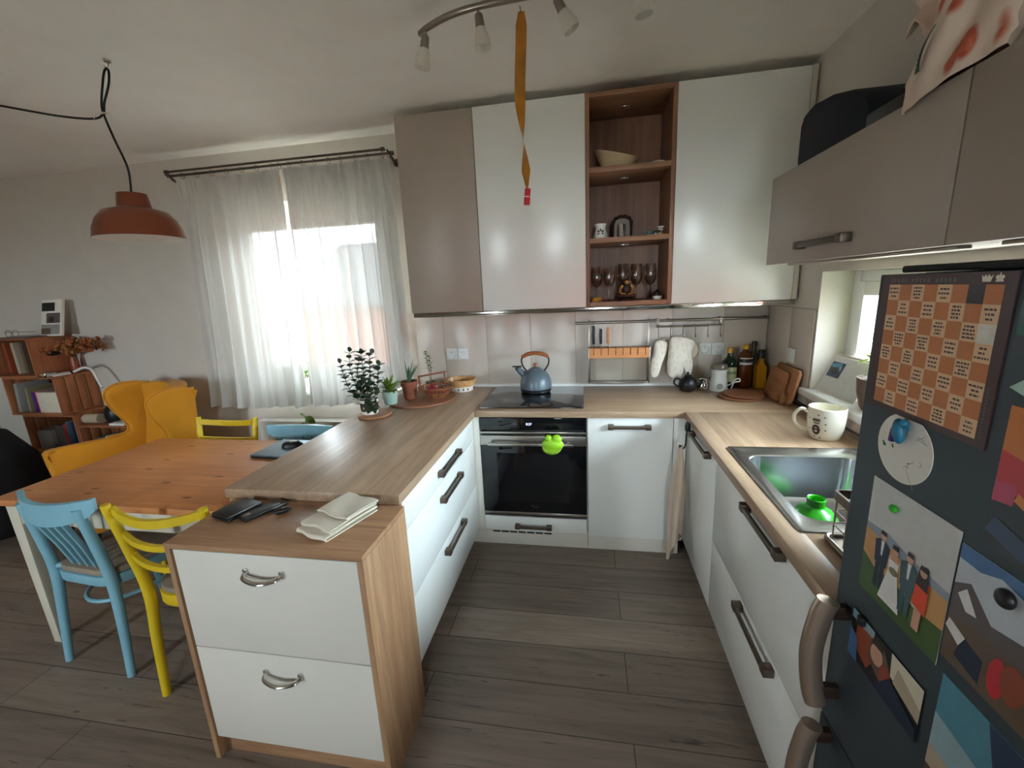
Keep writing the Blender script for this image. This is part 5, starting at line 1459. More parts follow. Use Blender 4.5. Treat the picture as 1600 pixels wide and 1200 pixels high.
def chair_blue(name, label, loc, rz, group=None):
    """back at y=0 facing away from +y (the seat reaches to +y)"""
    c = thing(name, label, 'chair', loc, group); o = Vector(loc)
    P = lambda *v: o + Vector(v)
    SH = .445
    for s_ in (-1, 1):
        MB().tube(catmull([P(s_ * .185, -.005, 0), P(s_ * .178, .015, .22), P(s_ * .165, .028, .43), P(s_ * .160, .012, .60), P(s_ * .158, -.012, .765)], 5), [.014, .017, .020, .019, .017], 14, flat=(1.0, 1.15)).build('rear_leg', 'bluechair', c)
        MB().tube([P(s_ * .175, .40, 0), P(s_ * .165, .375, .42)], [.012, .018], 12).build('front_leg', 'bluechair', c)
    # top rail: bowed board running past the posts
    def railf(u, v):
        x = lerp(-.215, .215, u); q = 1 - (x / .215) ** 2
        h_ = lerp(.046, .092, max(0, q) ** .5)
        return P(x, .006 - .058 * q + .004, .800 - .012 * q - h_ * (1 - v) + (.0 if v < .5 else 0))
    MB().sheet(railf, 24, 6, .020).build('top_rail', 'bluechair', c)
    for k in range(4):
        x = -.083 + .055 * k
        MB().tube([P(x * .78, .052, .452), P(x * .9, .018, .58), P(x, -.030, .725)], .0105, 8, flat=(1.0, .55)).build('back_slat', 'bluechair', c)
    MB().tube(catmull([P(-.15, .030, .455), P(-.07, .052, .452), P(.07, .052, .452), P(.15, .030, .455)], 4), .012, 8).build('lower_back_rail', 'bluechair', c)
    seat = rrect(0, .215, .185, .195, .10, 6)
    MB().prism([(o.x + a, o.y + b) for a, b in seat], 'z', o.z + SH - .005, o.z + SH + .022, .008).build('seat', 'seatfab', c)
    MB().prism([(o.x + a * 1.03, o.y + .215 + (b - .215) * 1.03) for a, b in seat], 'z', o.z + SH - .050, o.z + SH - .006, .006).build('seat_frame', 'bluechair', c)
    MB().tube([P(.150 * math.cos(2 * PI * k / 36), .20 + .165 * math.sin(2 * PI * k / 36), .30) for k in range(36)], .009, 8, closed=True).build('ring_stretcher', 'bluechair', c)
    c.rotation_euler = (0, 0, rz)
    return c
def chair_yellow(name, label, loc, rz, group=None):
    c = thing(name, label, 'chair', loc, group); o = Vector(loc)
    P = lambda *v: o + Vector(v)
    SH = .45
    for s_ in (-1, 1):
        MB().tube(catmull([P(s_ * .180, .0, 0), P(s_ * .182, .018, .25), P(s_ * .178, .030, .45), P(s_ * .186, .008, .64), P(s_ * .197, -.022, .835)], 5), [.015, .018, .020, .018, .015], 14).build('rear_leg', 'yellowchair', c)
        MB().tube([P(s_ * .17, .39, 0), P(s_ * .16, .37, .42)], [.012, .018], 12).build('front_leg', 'yellowchair', c)
    for z_, h_, dy in ((.800, .030, -.012), (.700, .022, .0), (.610, .022, .012)):
        def rf(u, v):
            x = lerp(-.186, .186, u); q = 1 - (x / .186) ** 2
            return P(x, dy - .045 * q - .004, z_ - .022 * q + lerp(-h_, h_, v) * .5 + .010)
        MB().sheet(rf, 20, 4, .016).build('back_rail', 'yellowchair', c)
    seat = rrect(0, .215, .19, .19, .12, 6)
    MB().prism([(o.x + a, o.y + b) for a, b in seat], 'z', o.z + SH - .005, o.z + SH + .020, .008).build('seat', 'seatfab', c)
    MB().prism([(o.x + a * 1.03, o.y + .215 + (b - .215) * 1.03) for a, b in seat], 'z', o.z + SH - .055, o.z + SH - .006, .006).build('seat_frame', 'yellowchair', c)
    MB().tube([P(.145 * math.cos(2 * PI * k / 36), .20 + .16 * math.sin(2 * PI * k / 36), .32) for k in range(36)], .010, 8, closed=True).build('ring_stretcher', 'yellowchair', c)
    c.rotation_euler = (0, 0, rz)
    return c
GR = 'painted wooden chairs around the pine table'
cb = chair_blue('dining_chair', 'pale blue slat-back chair on the near side of the table', (-1.452, -1.640, 0), R(-5), GR)
cy = chair_yellow('dining_chair', 'yellow ladder-back chair on the near side of the table, beside the drawer cabinet', (-.852, -1.712, 0), R(1), GR)
dup(cy, (-1.515, -.735, 0), 'yellow ladder-back chair on the far side of the table, near the armchair', GR, R(180))
dup(cb, (-1.005, -.735, 0), 'pale blue chair on the far side of the table, behind the laptop', GR, R(180))

# ---------------------------------------------------------------- wing chair
AO = Vector((-2.37, -.36, 0))
a = thing('wing_armchair', 'mustard yellow wing armchair between the crates and the table', 'armchair', AO)
P = lambda *v: AO + Vector(v)
m = MB().box(AO.x - .27, AO.x + .27, AO.y - .60, AO.y + .08, .16, .34, .03, 3); m.build('seat_base', 'yellowfab', a)
m = MB().box(AO.x - .25, AO.x + .25, AO.y - .62, AO.y - .02, .342, .455, .045, 4); m.build('seat_cushion', 'yellowfab', a)
def backf(u, v):
    x = lerp(-.255, .255, u); q = (x / .255) ** 2
    return P(x, .02 + .11 * v - .07 * q + .03 * math.sin(v * 3), lerp(.30, .968 - .01 * q, v))
m = MB().sheet(backf, 16, 16, -.10); m.build('backrest', 'yellowfab', a)
wing = [(.0, .30), (.0, .90), (-.012, .945), (-.05, .965), (-.17, .968), (-.240, .940), (-.268, .89), (-.245, .80), (-.205, .72), (-.185, .655), (-.205, .618), (-.30, .605), (-.48, .605), (-.60, .60), (-.625, .56), (-.61, .30)]
for s_ in (-1, 1):
    prof = catmull([(0, y, z_) for y, z_ in wing], 4)
    bm_ = bmesh.new(); n = len(prof)
    def flare(q): return .255 + .055 * max(0, (q.z - .62) / .38) * (1 if q.z > .62 else 0) + .10 * min(1, max(0, (-q.y - .15) / .45)) * max(0, min(1, (q.z - .25) / .3)) * (1 if q.z < .7 else max(0, 1 - (q.z - .7) / .15))
    A = [bm_.verts.new(P(s_ * flare(q), q.y + .06, q.z)) for q in prof]
    B = [bm_.verts.new(P(s_ * (flare(q) + .075), q.y + .06, q.z)) for q in prof]
    fa = bm_.faces.new(A); fb_ = bm_.faces.new(B[::-1])
    for k in range(n): bm_.faces.new([A[k], B[k], B[(k + 1) % n], A[(k + 1) % n]])
    bmesh.ops.recalc_face_normals(bm_, faces=bm_.faces[:])
    bmesh.ops.bevel(bm_, geom=[e for e in bm_.edges if e.is_manifold and e.calc_face_angle(0) > .8], offset=.022, segments=3, profile=.5, affect='EDGES')
    bmesh.ops.triangulate(bm_, faces=[f for f in bm_.faces if len(f.verts) > 4])
    w_ = MB().merge(bm_).build('wing_and_arm', 'yellowfab', a)
    MB().tube(catmull([P(s_ * (flare(Vector((0, y, z_))) + .04), y + .06 - .004, z_ + (.003 if z_ > .9 else 0)) for y, z_ in wing[3:12]], 4), .006, 6).build('piping', 'yellowfab', w_)
for x, y in ((-.24, -.56), (.24, -.56), (-.22, .04), (.22, .04)):
    MB().tube([P(x, y, .17), P(x * 1.04, y * 1.02, 0)], [.022, .013], 12).build('leg', 'black', a)
a.rotation_euler = (0, 0, R(-20))
tag(MB().lathe([(0, 0), (.30, 0), (.37, .10), (.38, .28), (.34, .50), (.24, .68), (.10, .77), (0, .79)], (-3.56, -.80, .001), 32).jitter(.03, 5, 2).build('beanbag', 'dark'), 'black beanbag at the left edge in front of the crates', 'beanbag')

# ---------------------------------------------------------------- crates with books
def crate(x0, x1, y0, y1, z0, z1, label, slats=True, feet=0):
    c = thing('wooden_crate', label, 'crate', ((x0 + x1) / 2, (y0 + y1) / 2, z0), 'stacked wooden crates used as shelves')
    t_ = .012
    MB().box(x0, x1, y0, y1, z0 + .001, z0 + t_, .002).build('bottom_boards', 'crate', c)
    m = MB()
    for k in range(3):
        d = (y1 - y0) / 3; m.box(x0, x1, y0 + k * d + .002, y0 + (k + 1) * d - .002, z1 - t_, z1 - .001, .002)
    m.build('top_boards', 'crate', c)
    m = MB()
    for k in range(4):
        d = (z1 - z0 - 2 * t_) / 4; m.box(x0 + t_, x1 - t_, y1 - .010, y1, z0 + t_ + k * d + .004, z0 + t_ + (k + 1) * d - .004, .002)
    m.build('back_slats', 'crate', c)
    for s_, xa in ((0, x0), (1, x1 - t_)):
        m = MB()
        if slats:
            d = (y1 - y0) / 4
            for k in range(4): m.box(xa, xa + t_, y0 + k * d + .003, y0 + (k + 1) * d - .003, z0 + t_ + .0005, z1 - t_ - .0005, .002)
        else:
            m.box(xa, xa + t_, y0, y1, z0 + t_ + .0005, z1 - t_ - .0005, .002)
            m.use('cratez'); m.use('slot').prism([(lerp(y0, y1, .5) + .05 * math.cos(k / 16 * 2 * PI), lerp(z0, z1, .55) + .018 * math.sin(k / 16 * 2 * PI)) for k in range(16)], 'x', xa + t_ - .0005 if s_ else xa - .0015, xa + t_ + .0015 if s_ else xa + .0005)
        m.mats = m.mats or []
        if not slats: m.mats = [MT['cratez'], MT['slot']]; [setattr(f, 'material_index', 1 if f.material_index >= 1 else 0) for f in m.bm.faces]
        m.build('side_slats' if slats else 'end_board', 'cratez', c)
    m = MB()
    for xa in (x0 + t_ + .0005, x1 - t_ - .0255):
        m.prism([(xa, z0 + t_), (xa + .025, z0 + t_), (xa + (.025 if xa < (x0 + x1) / 2 else 0), z0 + t_ + .03), (xa + (0 if xa < (x0 + x1) / 2 else .025), z1 - t_), (xa, z1 - t_)], 'y', y1 - .035, y1 - .011)
    m.build('corner_battens', 'cratez', c)
    return c
CY0, CY1 = -.30, -.008
crate(-4.03, -3.535, CY0, CY1, 1.0105, 1.312, 'topmost wooden crate of the stack, with a hand hole in its side', False)
crate(-3.895, -3.392, CY0, CY1, .7075, 1.010, 'second wooden crate from the top, slatted side, holding light books')
crate(-3.80, -3.300, CY0, CY1, .4045, .707, 'third wooden crate from the top, with colourful books behind the armchair')
crate(-3.80, -3.300, CY0, CY1, .0, .404, 'lowest wooden crate of the tall stack, on the floor')
crate(-3.290, -2.80, CY0, CY1, .3125, .624, 'wooden crate right of the stack behind the armchair, with jars on top')
crate(-3.290, -2.80, CY0, CY1, .0, .312, 'floor crate under the one with jars on top')
def book(x0, x1, y0, y1, z0, h, mat, label, lean=0):
    b_ = MB().use(mat).box(x0, x1, y0, y1, z0, z0 + h, .0015)
    b_.use('paperw').box(x0 + .003, x1 - .003, y0 + .003, y1 + .002, z0 + h - .004, z0 + h + .0006)
    if lean: b_.xf(Matrix.Translation((0, 0, (x1 - x0) * math.sin(R(lean)) + .0006)) @ Matrix.Translation((x0, 0, z0)) @ Matrix.Rotation(R(lean), 4, 'Y') @ Matrix.Translation((-x0, 0, -z0)))
    return tag(b_.build('book'), label, 'book')
zz = .7075 + .0125
book(-3.868, -3.838, -.27, -.06, zz + .0, .235, 'p_grey', 'pale grey binder leaning at the left of the second crate', 6)
book(-3.775, -3.755, -.26, -.07, zz + .0015, .20, 'p_khaki', 'thin khaki book leaning beside the grey binder', 5)
book(-3.725, -3.695, -.25, -.08, zz, .165, 'p_purple', 'dark purple book in the second crate')
book(-3.690, -3.655, -.25, -.08, zz, .168, 'p_pink', 'magenta book in the second crate')
tag(MB().box(-3.645, -3.44, -.27, -.06, zz, zz + .165, .003).build('book', 'p_cream'), 'wide cream book filling the right of the second crate', 'book')
zz = .4045 + .0125
tag(MB().box(-3.77, -3.62, -.26, -.07, zz, zz + .15, .003).build('storage_box', 'p_grey'), 'grey box at the left of the third crate', 'box')
tag(MB().box(-3.61, -3.49, -.24, -.07, zz, zz + .19, .003).build('storage_box', 'p_rock'), 'dark box in the middle of the third crate', 'box')
book(-3.47, -3.445, -.27, -.08, zz, .21, 'p_crim', 'red book in the third crate')
book(-3.44, -3.415, -.27, -.08, zz, .225, 'p_teal', 'teal book next to the red one in the third crate')
book(-3.41, -3.385, -.27, -.08, zz, .23, 'p_mid', 'dark blue book at the right of the third crate')
zz = 1.0105 + .0125
tag(MB().lathe([(0, 0), (.05, 0), (.055, .09), (.05, .095), (0, .09)], (-3.655, -.16, zz), 24).build('jar', 'p_burg'), 'dark red jar in the topmost crate', 'jar')
for k in range(3):
    tag(MB().box(-3.96 + k * .085, -3.93 + k * .085, -.2, -.06, zz, zz + .25, .002).build('book', ('p_rust', 'p_sand', 'p_brown')[k]),
        ('rust coloured upright book in the topmost crate', 'sand coloured upright book in the topmost crate', 'brown upright book in the topmost crate')[k], 'book')
zz = 1.3125
tag(MB().box(-3.90, -3.55, -.28, -.09, zz, zz + .008, .002).build('magazine', 'p_rock'), 'dark magazine lying flat on the topmost crate', 'magazine')
m = MB()
for s_ in (0, 1):
    m.tube([(-3.77 + .07 * s_ + .03 * math.cos(k / 20 * 2 * PI), -.25, zz + .036 + .026 * math.sin(k / 20 * 2 * PI)) for k in range(20)], .0022, 6, closed=True)
    m.tube([(-3.80 + .13 * s_, -.25, zz + .045), (-3.79 + .11 * s_, -.14, zz + .04)], .002, 6)
m.tube([(-3.742, -.25, zz + .04), (-3.728, -.25, zz + .04)], .002, 6)
tag(m.build('glasses', 'nickel'), 'wire-rimmed glasses standing on the dark magazine', 'glasses')
cv = thing('canvas_print', 'white canvas print with three dark pictures leaning on the wall above the crates', 'picture', (-3.50, -.12, zz))
ROT = Matrix.Translation((-3.515, -.155, zz + .002)) @ Matrix.Rotation(R(-14), 4, 'X')
MB().box(-.10, .10, 0, .022, 0, .285, .002).xf(ROT).build('canvas', 'paperw', cv)
m = MB().use('p_black').box(-.092, .035, -.0012, .0, .195, .262).use('p_rock').box(-.045, .088, -.0012, 0, .100, .180).use('p_grey').box(-.092, .088, -.0012, 0, .012, .090).use('p_brown').box(-.092, .0, -.0016, 0, .012, .06).use('p_hair').box(-.02, .03, -.0016, 0, .108, .15)
m.xf(ROT).build('printed_pictures', None, cv)
fl = thing('dried_bouquet', 'dried orange-brown flower bouquet in a vase on the second crate', 'dried flowers', (-3.44, -.17, 1.0105))
MB().lathe([(0, 0), (.025, 0), (.030, .04), (.028, .09), (.020, .12), (.024, .13), (.019, .13), (.015, .11), (0, .10)], (-3.475, -.075, 1.0110), 24).build('vase', 'p_rust', fl)
S, L = MB(), MB(); q = random.Random(4)
for k in range(46):
    d = Vector((q.uniform(.0, .36), q.uniform(-.20, .03), q.uniform(.06, .145))); o_ = Vector((-3.475, -.075, 1.13))
    e = o_ + d; S.tube([o_, o_ + d * .5 + Vector((0, 0, .03)), e], .0016, 5)
    for j in range(5):
        L.ball(e + Vector((q.uniform(-.025, .025), q.uniform(-.025, .025), q.uniform(-.02, .02))), q.uniform(.006, .014), 6)
S.build('stalks', 'stem', fl); fh_ = L.build('flower_heads', M('dried_flowers', (150, 88, 46), .9, var=.4, nscale=20), fl)
fh_['kind'] = 'stuff'
tag(MB().box(-3.52, -3.46, -.295, -.21, 1.011, 1.045, .012, 3).build('tin', 'chrome'), 'small shiny tin at the front of the second crate top', 'tin')
tag(MB().sheet(lambda u, v: Vector((-3.46 + .06 * u, -.285 + .12 * v, 1.012 + .02 * math.sin(u * PI) ** .5)), 12, 4, .004).build('open_booklet', 'paperw'), 'white open booklet on the second crate right of the shiny tin', 'booklet')
tag(MB().tube(catmull([(-3.415, -.135, 1.0225), (-3.30, -.14, 1.055), (-3.23, -.14, 1.035), (-3.17, -.16, .96), (-3.13, -.17, .90)], 6), .010, 10).build('lamp_arm', 'paperw'), 'white curved lamp arm bending over the second crate', 'lamp arm')
zz = .6245
tag(MB().cyl((-3.275, -.23, zz + .040), (-3.13, -.23, zz + .040), .038, n=24).build('paper_roll', 'p_sand'), 'tan roll lying on the right crate', 'roll')
b_ = thing('decanter', 'black round bottle with a shiny neck on the right crate', 'bottle', (-3.06, -.17, zz))
MB().lathe([(0, 0), (.055, 0), (.075, .05), (.065, .11), (.03, .16), (.02, .19), (0, .19)], (-3.06, -.17, zz + .0005), 24).build('bottle_body', 'black', b_)
MB().lathe([(0, .1905), (.022, .1905), (.030, .21), (.022, .24), (0, .245)], (-3.06, -.17, zz + .0005), 20).build('stopper', 'nickel', b_)
tag(MB().box(-2.98, -2.83, -.12, -.06, zz, zz + .17, .004).build('book', 'p_rock'), 'grey upright book at the back of the right crate', 'book')
tag(MB().box(-2.99, -2.85, -.295, -.20, zz, zz + .022, .008).build('soap_dish', 'porc'), 'white flat dish at the front of the right crate', 'dish')
zz = .3125 + .0125
tag(MB().box(-3.19, -3.10, -.25, -.12, zz, zz + .19, .004).build('storage_box', 'p_dgreen'), 'dark green box inside the right crate', 'box')
tag(MB().box(-3.085, -3.00, -.27, -.14, zz, zz + .21, .004).build('storage_box', 'p_cream'), 'cream box inside the right crate', 'box')

# ---------------------------------------------------------------- curtains, radiator, sprout
rd = thing('curtain_rod', 'dark metal double curtain rod above the back window', 'curtain rod', (-1.38, -.10, 2.37))
MB().cyl((-2.20, -.10, 2.372), (-.565, -.10, 2.366), .008, n=14).cyl((-2.17, -.145, 2.385), (-.60, -.145, 2.379), .007, n=14).build('rod_tube', 'rod', rd)
for x in (-2.182, -.573):
    MB().tube(catmull([(x, -.001, 2.335), (x, -.05, 2.335), (x, -.095, 2.348), (x, -.10, 2.358)], 4), .009, 8).cyl((x, -.001, 2.335), (x, -.008, 2.335), .024, n=18).tube([(x, -.09, 2.353), (x, -.145, 2.372)], .007, 8).build('rod_bracket', 'rod', rd)
for x, y, z_ in ((-2.20, -.10, 2.372), (-.565, -.10, 2.366), (-2.17, -.145, 2.385), (-.60, -.145, 2.379)):
    MB().box(x - .012, x + .012, y - .011, y + .011, z_ - .011, z_ + .011, .003).build('finial', 'rod', rd)
def curtain(label, xt0, xt1, xb0, xb1, zb, nf, seed, gather, ylift=None):
    c = thing('curtain', label, 'curtain', ((xt0 + xt1) / 2, -.10, .74 if callable(zb) else zb), 'sheer cream curtains of the back window')
    q = random.Random(seed); ph = [q.uniform(0, 6) for _ in range(6)]
    def f(u, v):                                   # v: 0 bottom, 1 top
        w = lerp(0, 1, v)
        uu = u + .012 * math.sin(u * 2 * PI * nf * .5 + ph[0]) * (1 - w * .5)
        x = lerp(lerp(xb0, xb1, uu), lerp(xt0, xt1, uu), w ** .8)
        amp = lerp(.030, .016, w) * (.6 + .6 * abs(math.sin(u * 5 + ph[1])))
        pinch = math.exp(-((u * nf) % 1 - .5) ** 2 / .012)
        y = -.10 + amp * math.sin(u * 2 * PI * nf + ph[2] + .6 * math.sin(v * 3 + ph[3])) + .010 * math.sin(u * 2 * PI * nf * 2.3 + ph[4] + v * 2)
        if w > .9: y = lerp(y, -.10 - .018 * pinch, (w - .9) / .1)
        for (gu, gw, ga) in gather:
            y -= ga * math.exp(-((u - gu) / gw) ** 2) * (.5 + .5 * w)
        zt_ = 2.345 - .010 * math.sin(u * nf * PI) ** 2
        zbb = zb(u) if callable(zb) else zb
        z = lerp(zbb + .008 * math.sin(u * 9 + ph[5]), zt_, v)
        return Vector((x, min(y, -.034), z))
    MB().sheet(f, 150, 40).build('curtain_cloth', 'sheer', c)
    m = MB()
    for k in range(nf + 1):
        u = min(1, max(0, (k + .5) / nf)) if k < nf else 1.0
        p_ = f(min(u, .995), 1); m.tube([Vector((p_.x, -.10 + .018 * math.cos(t / 10 * 2 * PI), 2.372 - (p_.x + 2.2) * .00367 - .006 + .019 * math.sin(t / 10 * 2 * PI))) for t in range(10)], .0016, 5, closed=True)
    m.build('curtain_hooks', 'rod', c)
    m = MB()
    def band(u, v): 
        p_ = f(u, .955 + .045 * v); return p_ + Vector((0, -.004, 0))
    MB().sheet(band, 150, 3).build('heading_band', 'sheer', c)
    return c
curtain('left sheer cream curtain panel, nearer the armchair', -2.155, -1.345, -2.275, -1.42, .722, 7, 3, [(.95, .08, .02)])
curtain('right sheer cream curtain panel, hanging behind the potted plants', -1.325, -.585, -1.395, -.575, lambda u: .745 if u < .80 else lerp(.745, .872, min(1, (u - .80) / .06)), 8, 9, [(.05, .06, .025), (.22, .05, .02)])
r_ = thing('radiator', 'white panel radiator under the back window behind the far chairs', 'radiator', (-1.4, -.07, .1))
m = MB().box(-1.86, -.90, -.100, -.088, .11, .60, .004)
for k in range(24): m.box(-1.85 + k * .0395, -1.85 + k * .0395 + .022, -.104, -.0995, .14, .57, .003)
m.box(-1.86, -.90, -.040, -.030, .11, .60, .004); m.build('panel', 'pvc', r_)
MB().box(-1.865, -.895, -.106, -.028, .601, .614, .003).build('top_grille', 'pvc', r_)
m = MB().box(-1.70, -1.66, -.0295, -.001, .30, .40).box(-1.10, -1.06, -.0295, -.001, .30, .40).cyl((-1.84, -.06, .0), (-1.84, -.06, .12), .009, n=10).cyl((-.92, -.06, .0), (-.92, -.06, .12), .009, n=10)
m.build('bracket', 'nickel', r_)
p = thing('potted_plant', 'young vine shoot with a single drooping leaf, in front of the radiator', 'plant', (-1.27, -.30, 0))
MB().lathe([(0, 0), (.075, 0), (.10, .18), (.105, .20), (.095, .20), (.085, .16), (0, .16)], (-1.33, -.32, .0005), 28).build('pot', 'terra', p)
soil(MB(), (-1.33, -.32, .0005), .094, .19).build('soil', 'soil', p)
MB().tube(catmull([(-1.33, -.32, .18), (-1.345, -.32, .40), (-1.335, -.32, .55), (-1.295, -.32, .65), (-1.282, -.32, .705), (-1.295, -.32, .73)], 6), [.005, .003], 7).build('stem', 'leaf', p)
m = MB().leaf((-1.284, -.32, .718), (.75, -.05, -.45), (.3, -1, .5), .075, .026, .2, .35).leaf((-1.295, -.32, .67), (-.6, -.1, -.25), (0, -1, .4), .034, .012, .2, .2).leaf((-1.295, -.32, .73), (-.6, -.1, .35), (0, -1, .4), .026, .008, .2, .2)
m.build('leaves', 'leaf', p)
p = thing('potted_plant', 'green plant on the back window sill, glimpsed through the sheer curtain', 'plant', (-1.52, .07, .8305))
MB().lathe([(0, 0), (.045, 0), (.055, .08), (.058, .09), (.05, .09), (.046, .07), (0, .07)], (-1.52, .055, .831), 24).build('pot', 'porc', p)
S, L = foliage([[Vector((-1.52, .055, .90)), Vector((-1.52 + dx * .6, .055, .90 + h_ * .6)), Vector((-1.52 + dx, .055, .90 + h_))] for dx, h_ in ((-.10, .14), (-.04, .2), (.06, .18), (.12, .10))], .07, .024, .04, up=.5, seed=6)
S.build('stem', 'stem', p); L.build('leaves', 'leaf', p)

# ---------------------------------------------------------------- pendant lamp over the table
LX, LY = -1.352, -1.127
l_ = thing('pendant_lamp', 'copper dome pendant lamp hanging on a black cord over the pine table', 'pendant lamp', (LX, LY, 1.80))
prof = [(r_ * .71, z_) for r_, z_ in ((.072, .185), (.076, .188), (.088, .130), (.104, .126), (.165, .112), (.202, .080), (.225, .040), (.233, .006), (.235, .0), (.2325, -.001), (.2285, .004), (.221, .040), (.198, .077), (.162, .108), (.10, .122), (.084, .127), (.072, .180), (.0, .182))]
MB().use('copper').lathe([(0, .190)] + prof[1:9], (LX, LY, 1.806), 48).build('lamp_shade', 'copper', l_)
MB().lathe(prof[9:], (LX, LY, 1.806), 48).build('shade_lining', 'shadein', l_)
MB().cyl((LX, LY, 1.975), (LX, LY, 1.93), .022, n=18).ball((LX, LY, 1.885), .034, 18, (1, 1, 1.25)).build('bulb', 'shadein', l_)
MB().tube(catmull([(LX, LY, 1.996), (LX + .010, LY, 2.10), (-1.378, LY, 2.22), (-1.402, LY, 2.315), (-1.400, LY, 2.36), (-1.372, LY, 2.43), (-1.352, LY, 2.470), (-1.336, LY, 2.480), (-1.330, LY, 2.465), (-1.345, LY, 2.42), (-1.385, LY, 2.36), (-1.404, LY, 2.32), (-1.46, LY, 2.305), (-1.64, LY, 2.335), (-1.95, LY, 2.41), (-2.35, LY, 2.505)], 6), .0043, 9).build('cord', 'cord', l_)
MB().cyl((LX, LY, 1.994), (LX, LY, 2.012), .006, .004, 10).build('cord_grip', 'black', l_)
m = MB().tube(catmull([(-1.400, LY - .004, 2.318), (-1.43, LY - .01, 2.312), (-1.445, LY - .01, 2.30)], 4), .0018, 5).tube(catmull([(-1.400, LY - .004, 2.318), (-1.37, LY - .01, 2.315), (-1.345, LY - .012, 2.295)], 4), .0018, 5)
m.tube([(-1.402 + .010 * math.cos(k / 12 * 2 * PI), LY + .010 * math.sin(k / 12 * 2 * PI), 2.32) for k in range(12)], .002, 5, closed=True).build('tie_string', 'linen', l_)
hk = MB().cyl((-1.325, LY, CZ - .0005), (-1.325, LY, CZ - .008), .012, n=16).tube(catmull([(-1.325, LY, CZ - .006), (-1.325, LY, CZ - .018), (-1.336, LY, CZ - .026), (-1.346, LY, CZ - .018)], 5), .0022, 6)
tag(hk.build('ceiling_hook', 'nickel'), 'small ceiling hook holding the loop of the pendant cord', 'hook')

# ---------------------------------------------------------------- ceiling spot bar and flypaper
tl = thing('ceiling_spotlight', 'curved nickel ceiling bar with four frosted glass spots', 'ceiling light', (.40, -1.12, 2.42))
ZB = 2.462
bar = catmull([(.012, -1.062, ZB), (.06, -1.095, ZB), (.145, -1.135, ZB), (.25, -1.160, ZB), (.40, -1.170, ZB), (.53, -1.176, ZB), (.67, -1.195, ZB), (.80, -1.220, ZB), (.86, -1.235, ZB)], 6)
MB().tube(bar, .0115, 12, flat=(.8, 1)).build('light_bar', 'nickel', tl)
MB().lathe([(0, 0), (.055, 0), (.062, -.008), (.055, -.022), (.030, -.030), (0, -.031)], (.405, -1.172, CZ - .001), 28).cyl((.405, -1.172, 2.482), (.405, -1.172, ZB), .010, n=12).build('ceiling_rose', 'nickel', tl)
for (x, y, tx, ty) in ((.045, -1.086, -.22, .0), (.262, -1.161, .10, .0), (.525, -1.176, .55, .12), (.792, -1.219, .15, .05)):
    d = Vector((tx, ty, -1)).normalized(); o_ = Vector((x, y, ZB - .010))
    q_ = Vector((0, 0, -1)).rotation_difference(d).to_matrix()
    s_ = MB().cyl(o_, o_ + Vector((0, 0, -.016)), .004, n=10).lathe([(0, -.012), (.011, -.012), (.0145, -.018), (.0165, -.055), (.0, -.055)], o_, 20, mat=q_).build('spot_holder', 'nickel', tl)
    MB().lathe([(.0, -.0555), (.0165, -.0555), (.0205, -.066), (.027, -.092), (.0285, -.118), (.0265, -.118), (.025, -.092), (.018, -.066), (.0, -.060)], o_, 28, mat=q_).build('glass_shade', 'frost', s_)
f_ = thing('flypaper', 'amber flypaper strip with a red cartridge hanging from the ceiling light', 'flypaper', (.405, -1.15, 1.80))
def ribbon(u, v):
    z_ = lerp(1.868, 2.432, v); a_ = .15 + 1.5 * max(0, min(1, (.55 - v) / .25)) + 1.1 * max(0, min(1, (.28 - v) / .18))
    hw = lerp(.004, .0190, min(1, (v) * 9)) * (1 if v < .93 else lerp(1, .55, (v - .93) / .07)); s_ = (u - .5) * 2 * hw
    cx_ = .410 - .012 * math.sin(v * PI) * 1.0 + .002 * math.sin(v * 9)
    return Vector((cx_ + s_ * math.cos(a_), -1.152 + s_ * math.sin(a_), z_))
MB().sheet(ribbon, 4, 70, .0006).build('sticky_ribbon', 'flypaper', f_)
MB().tube([(.410, -1.152, 2.428), (.406, -1.152, 2.449)], .0014, 6).build('hanging_thread', 'cord', f_)
MB().use('red').cyl((.412, -1.152, 1.868), (.409, -1.152, 1.842), .0105, n=16).use('paperw').cyl((.409, -1.152, 1.842), (.4085, -1.152, 1.838), .0098, n=16).use('red').cyl((.4085, -1.152, 1.838), (.406, -1.152, 1.812), .0112, n=16).build('cartridge', None, f_)

# ---------------------------------------------------------------- frog mitt, towel
fg = thing('hanging_oven_grip', 'lime green silicone frog-shaped oven grip clipped on the oven handle', 'oven grip', (.435, -.645, .665))
m = MB()
def frog(top):
    def f(u, v):
        a_ = PI * u; q = v
        x = .060 * math.cos(a_) * (1 - .12 * q); dz = .050 * math.sin(a_)
        if top: return Vector((.438 + x, -.648 - .026 * math.sin(PI * min(q, .999)) ** .6 - .006, .668 + dz * math.cos((q - .5) * .4) + .004))
        return Vector((.438 + x * .92, -.648 - .024 * math.sin(PI * min(q, .999)) ** .6, .660 - .042 * math.sin(a_)))
    return f
YG = -.674
m.ball((.438, YG, .683), .060, 24, (1.0, .42, .60)); m.build('upper_jaw', 'green', fg)
MB().ball((.432, YG + .002, .662), .055, 24, (.95, .40, .70)).build('lower_jaw', 'green', fg)
MB().ball((.416, YG - .002, .716), .021, 16, (1, .8, 1)).build('eye', 'green', fg); MB().ball((.460, YG - .002, .715), .024, 16, (1.2, .8, 1)).build('eye', 'green', fg)
m = MB().tube(catmull([(.384, YG - .008, .672), (.40, YG - .024, .655), (.438, YG - .030, .648), (.475, YG - .024, .658), (.494, YG - .008, .678)], 6), .0028, 8).build('jaw_lip', 'leafb', fg)
hk = thing('towel_hook', 'black over-handle hook on the right corner cabinet door', 'hook', (1.095, -.775, .76))
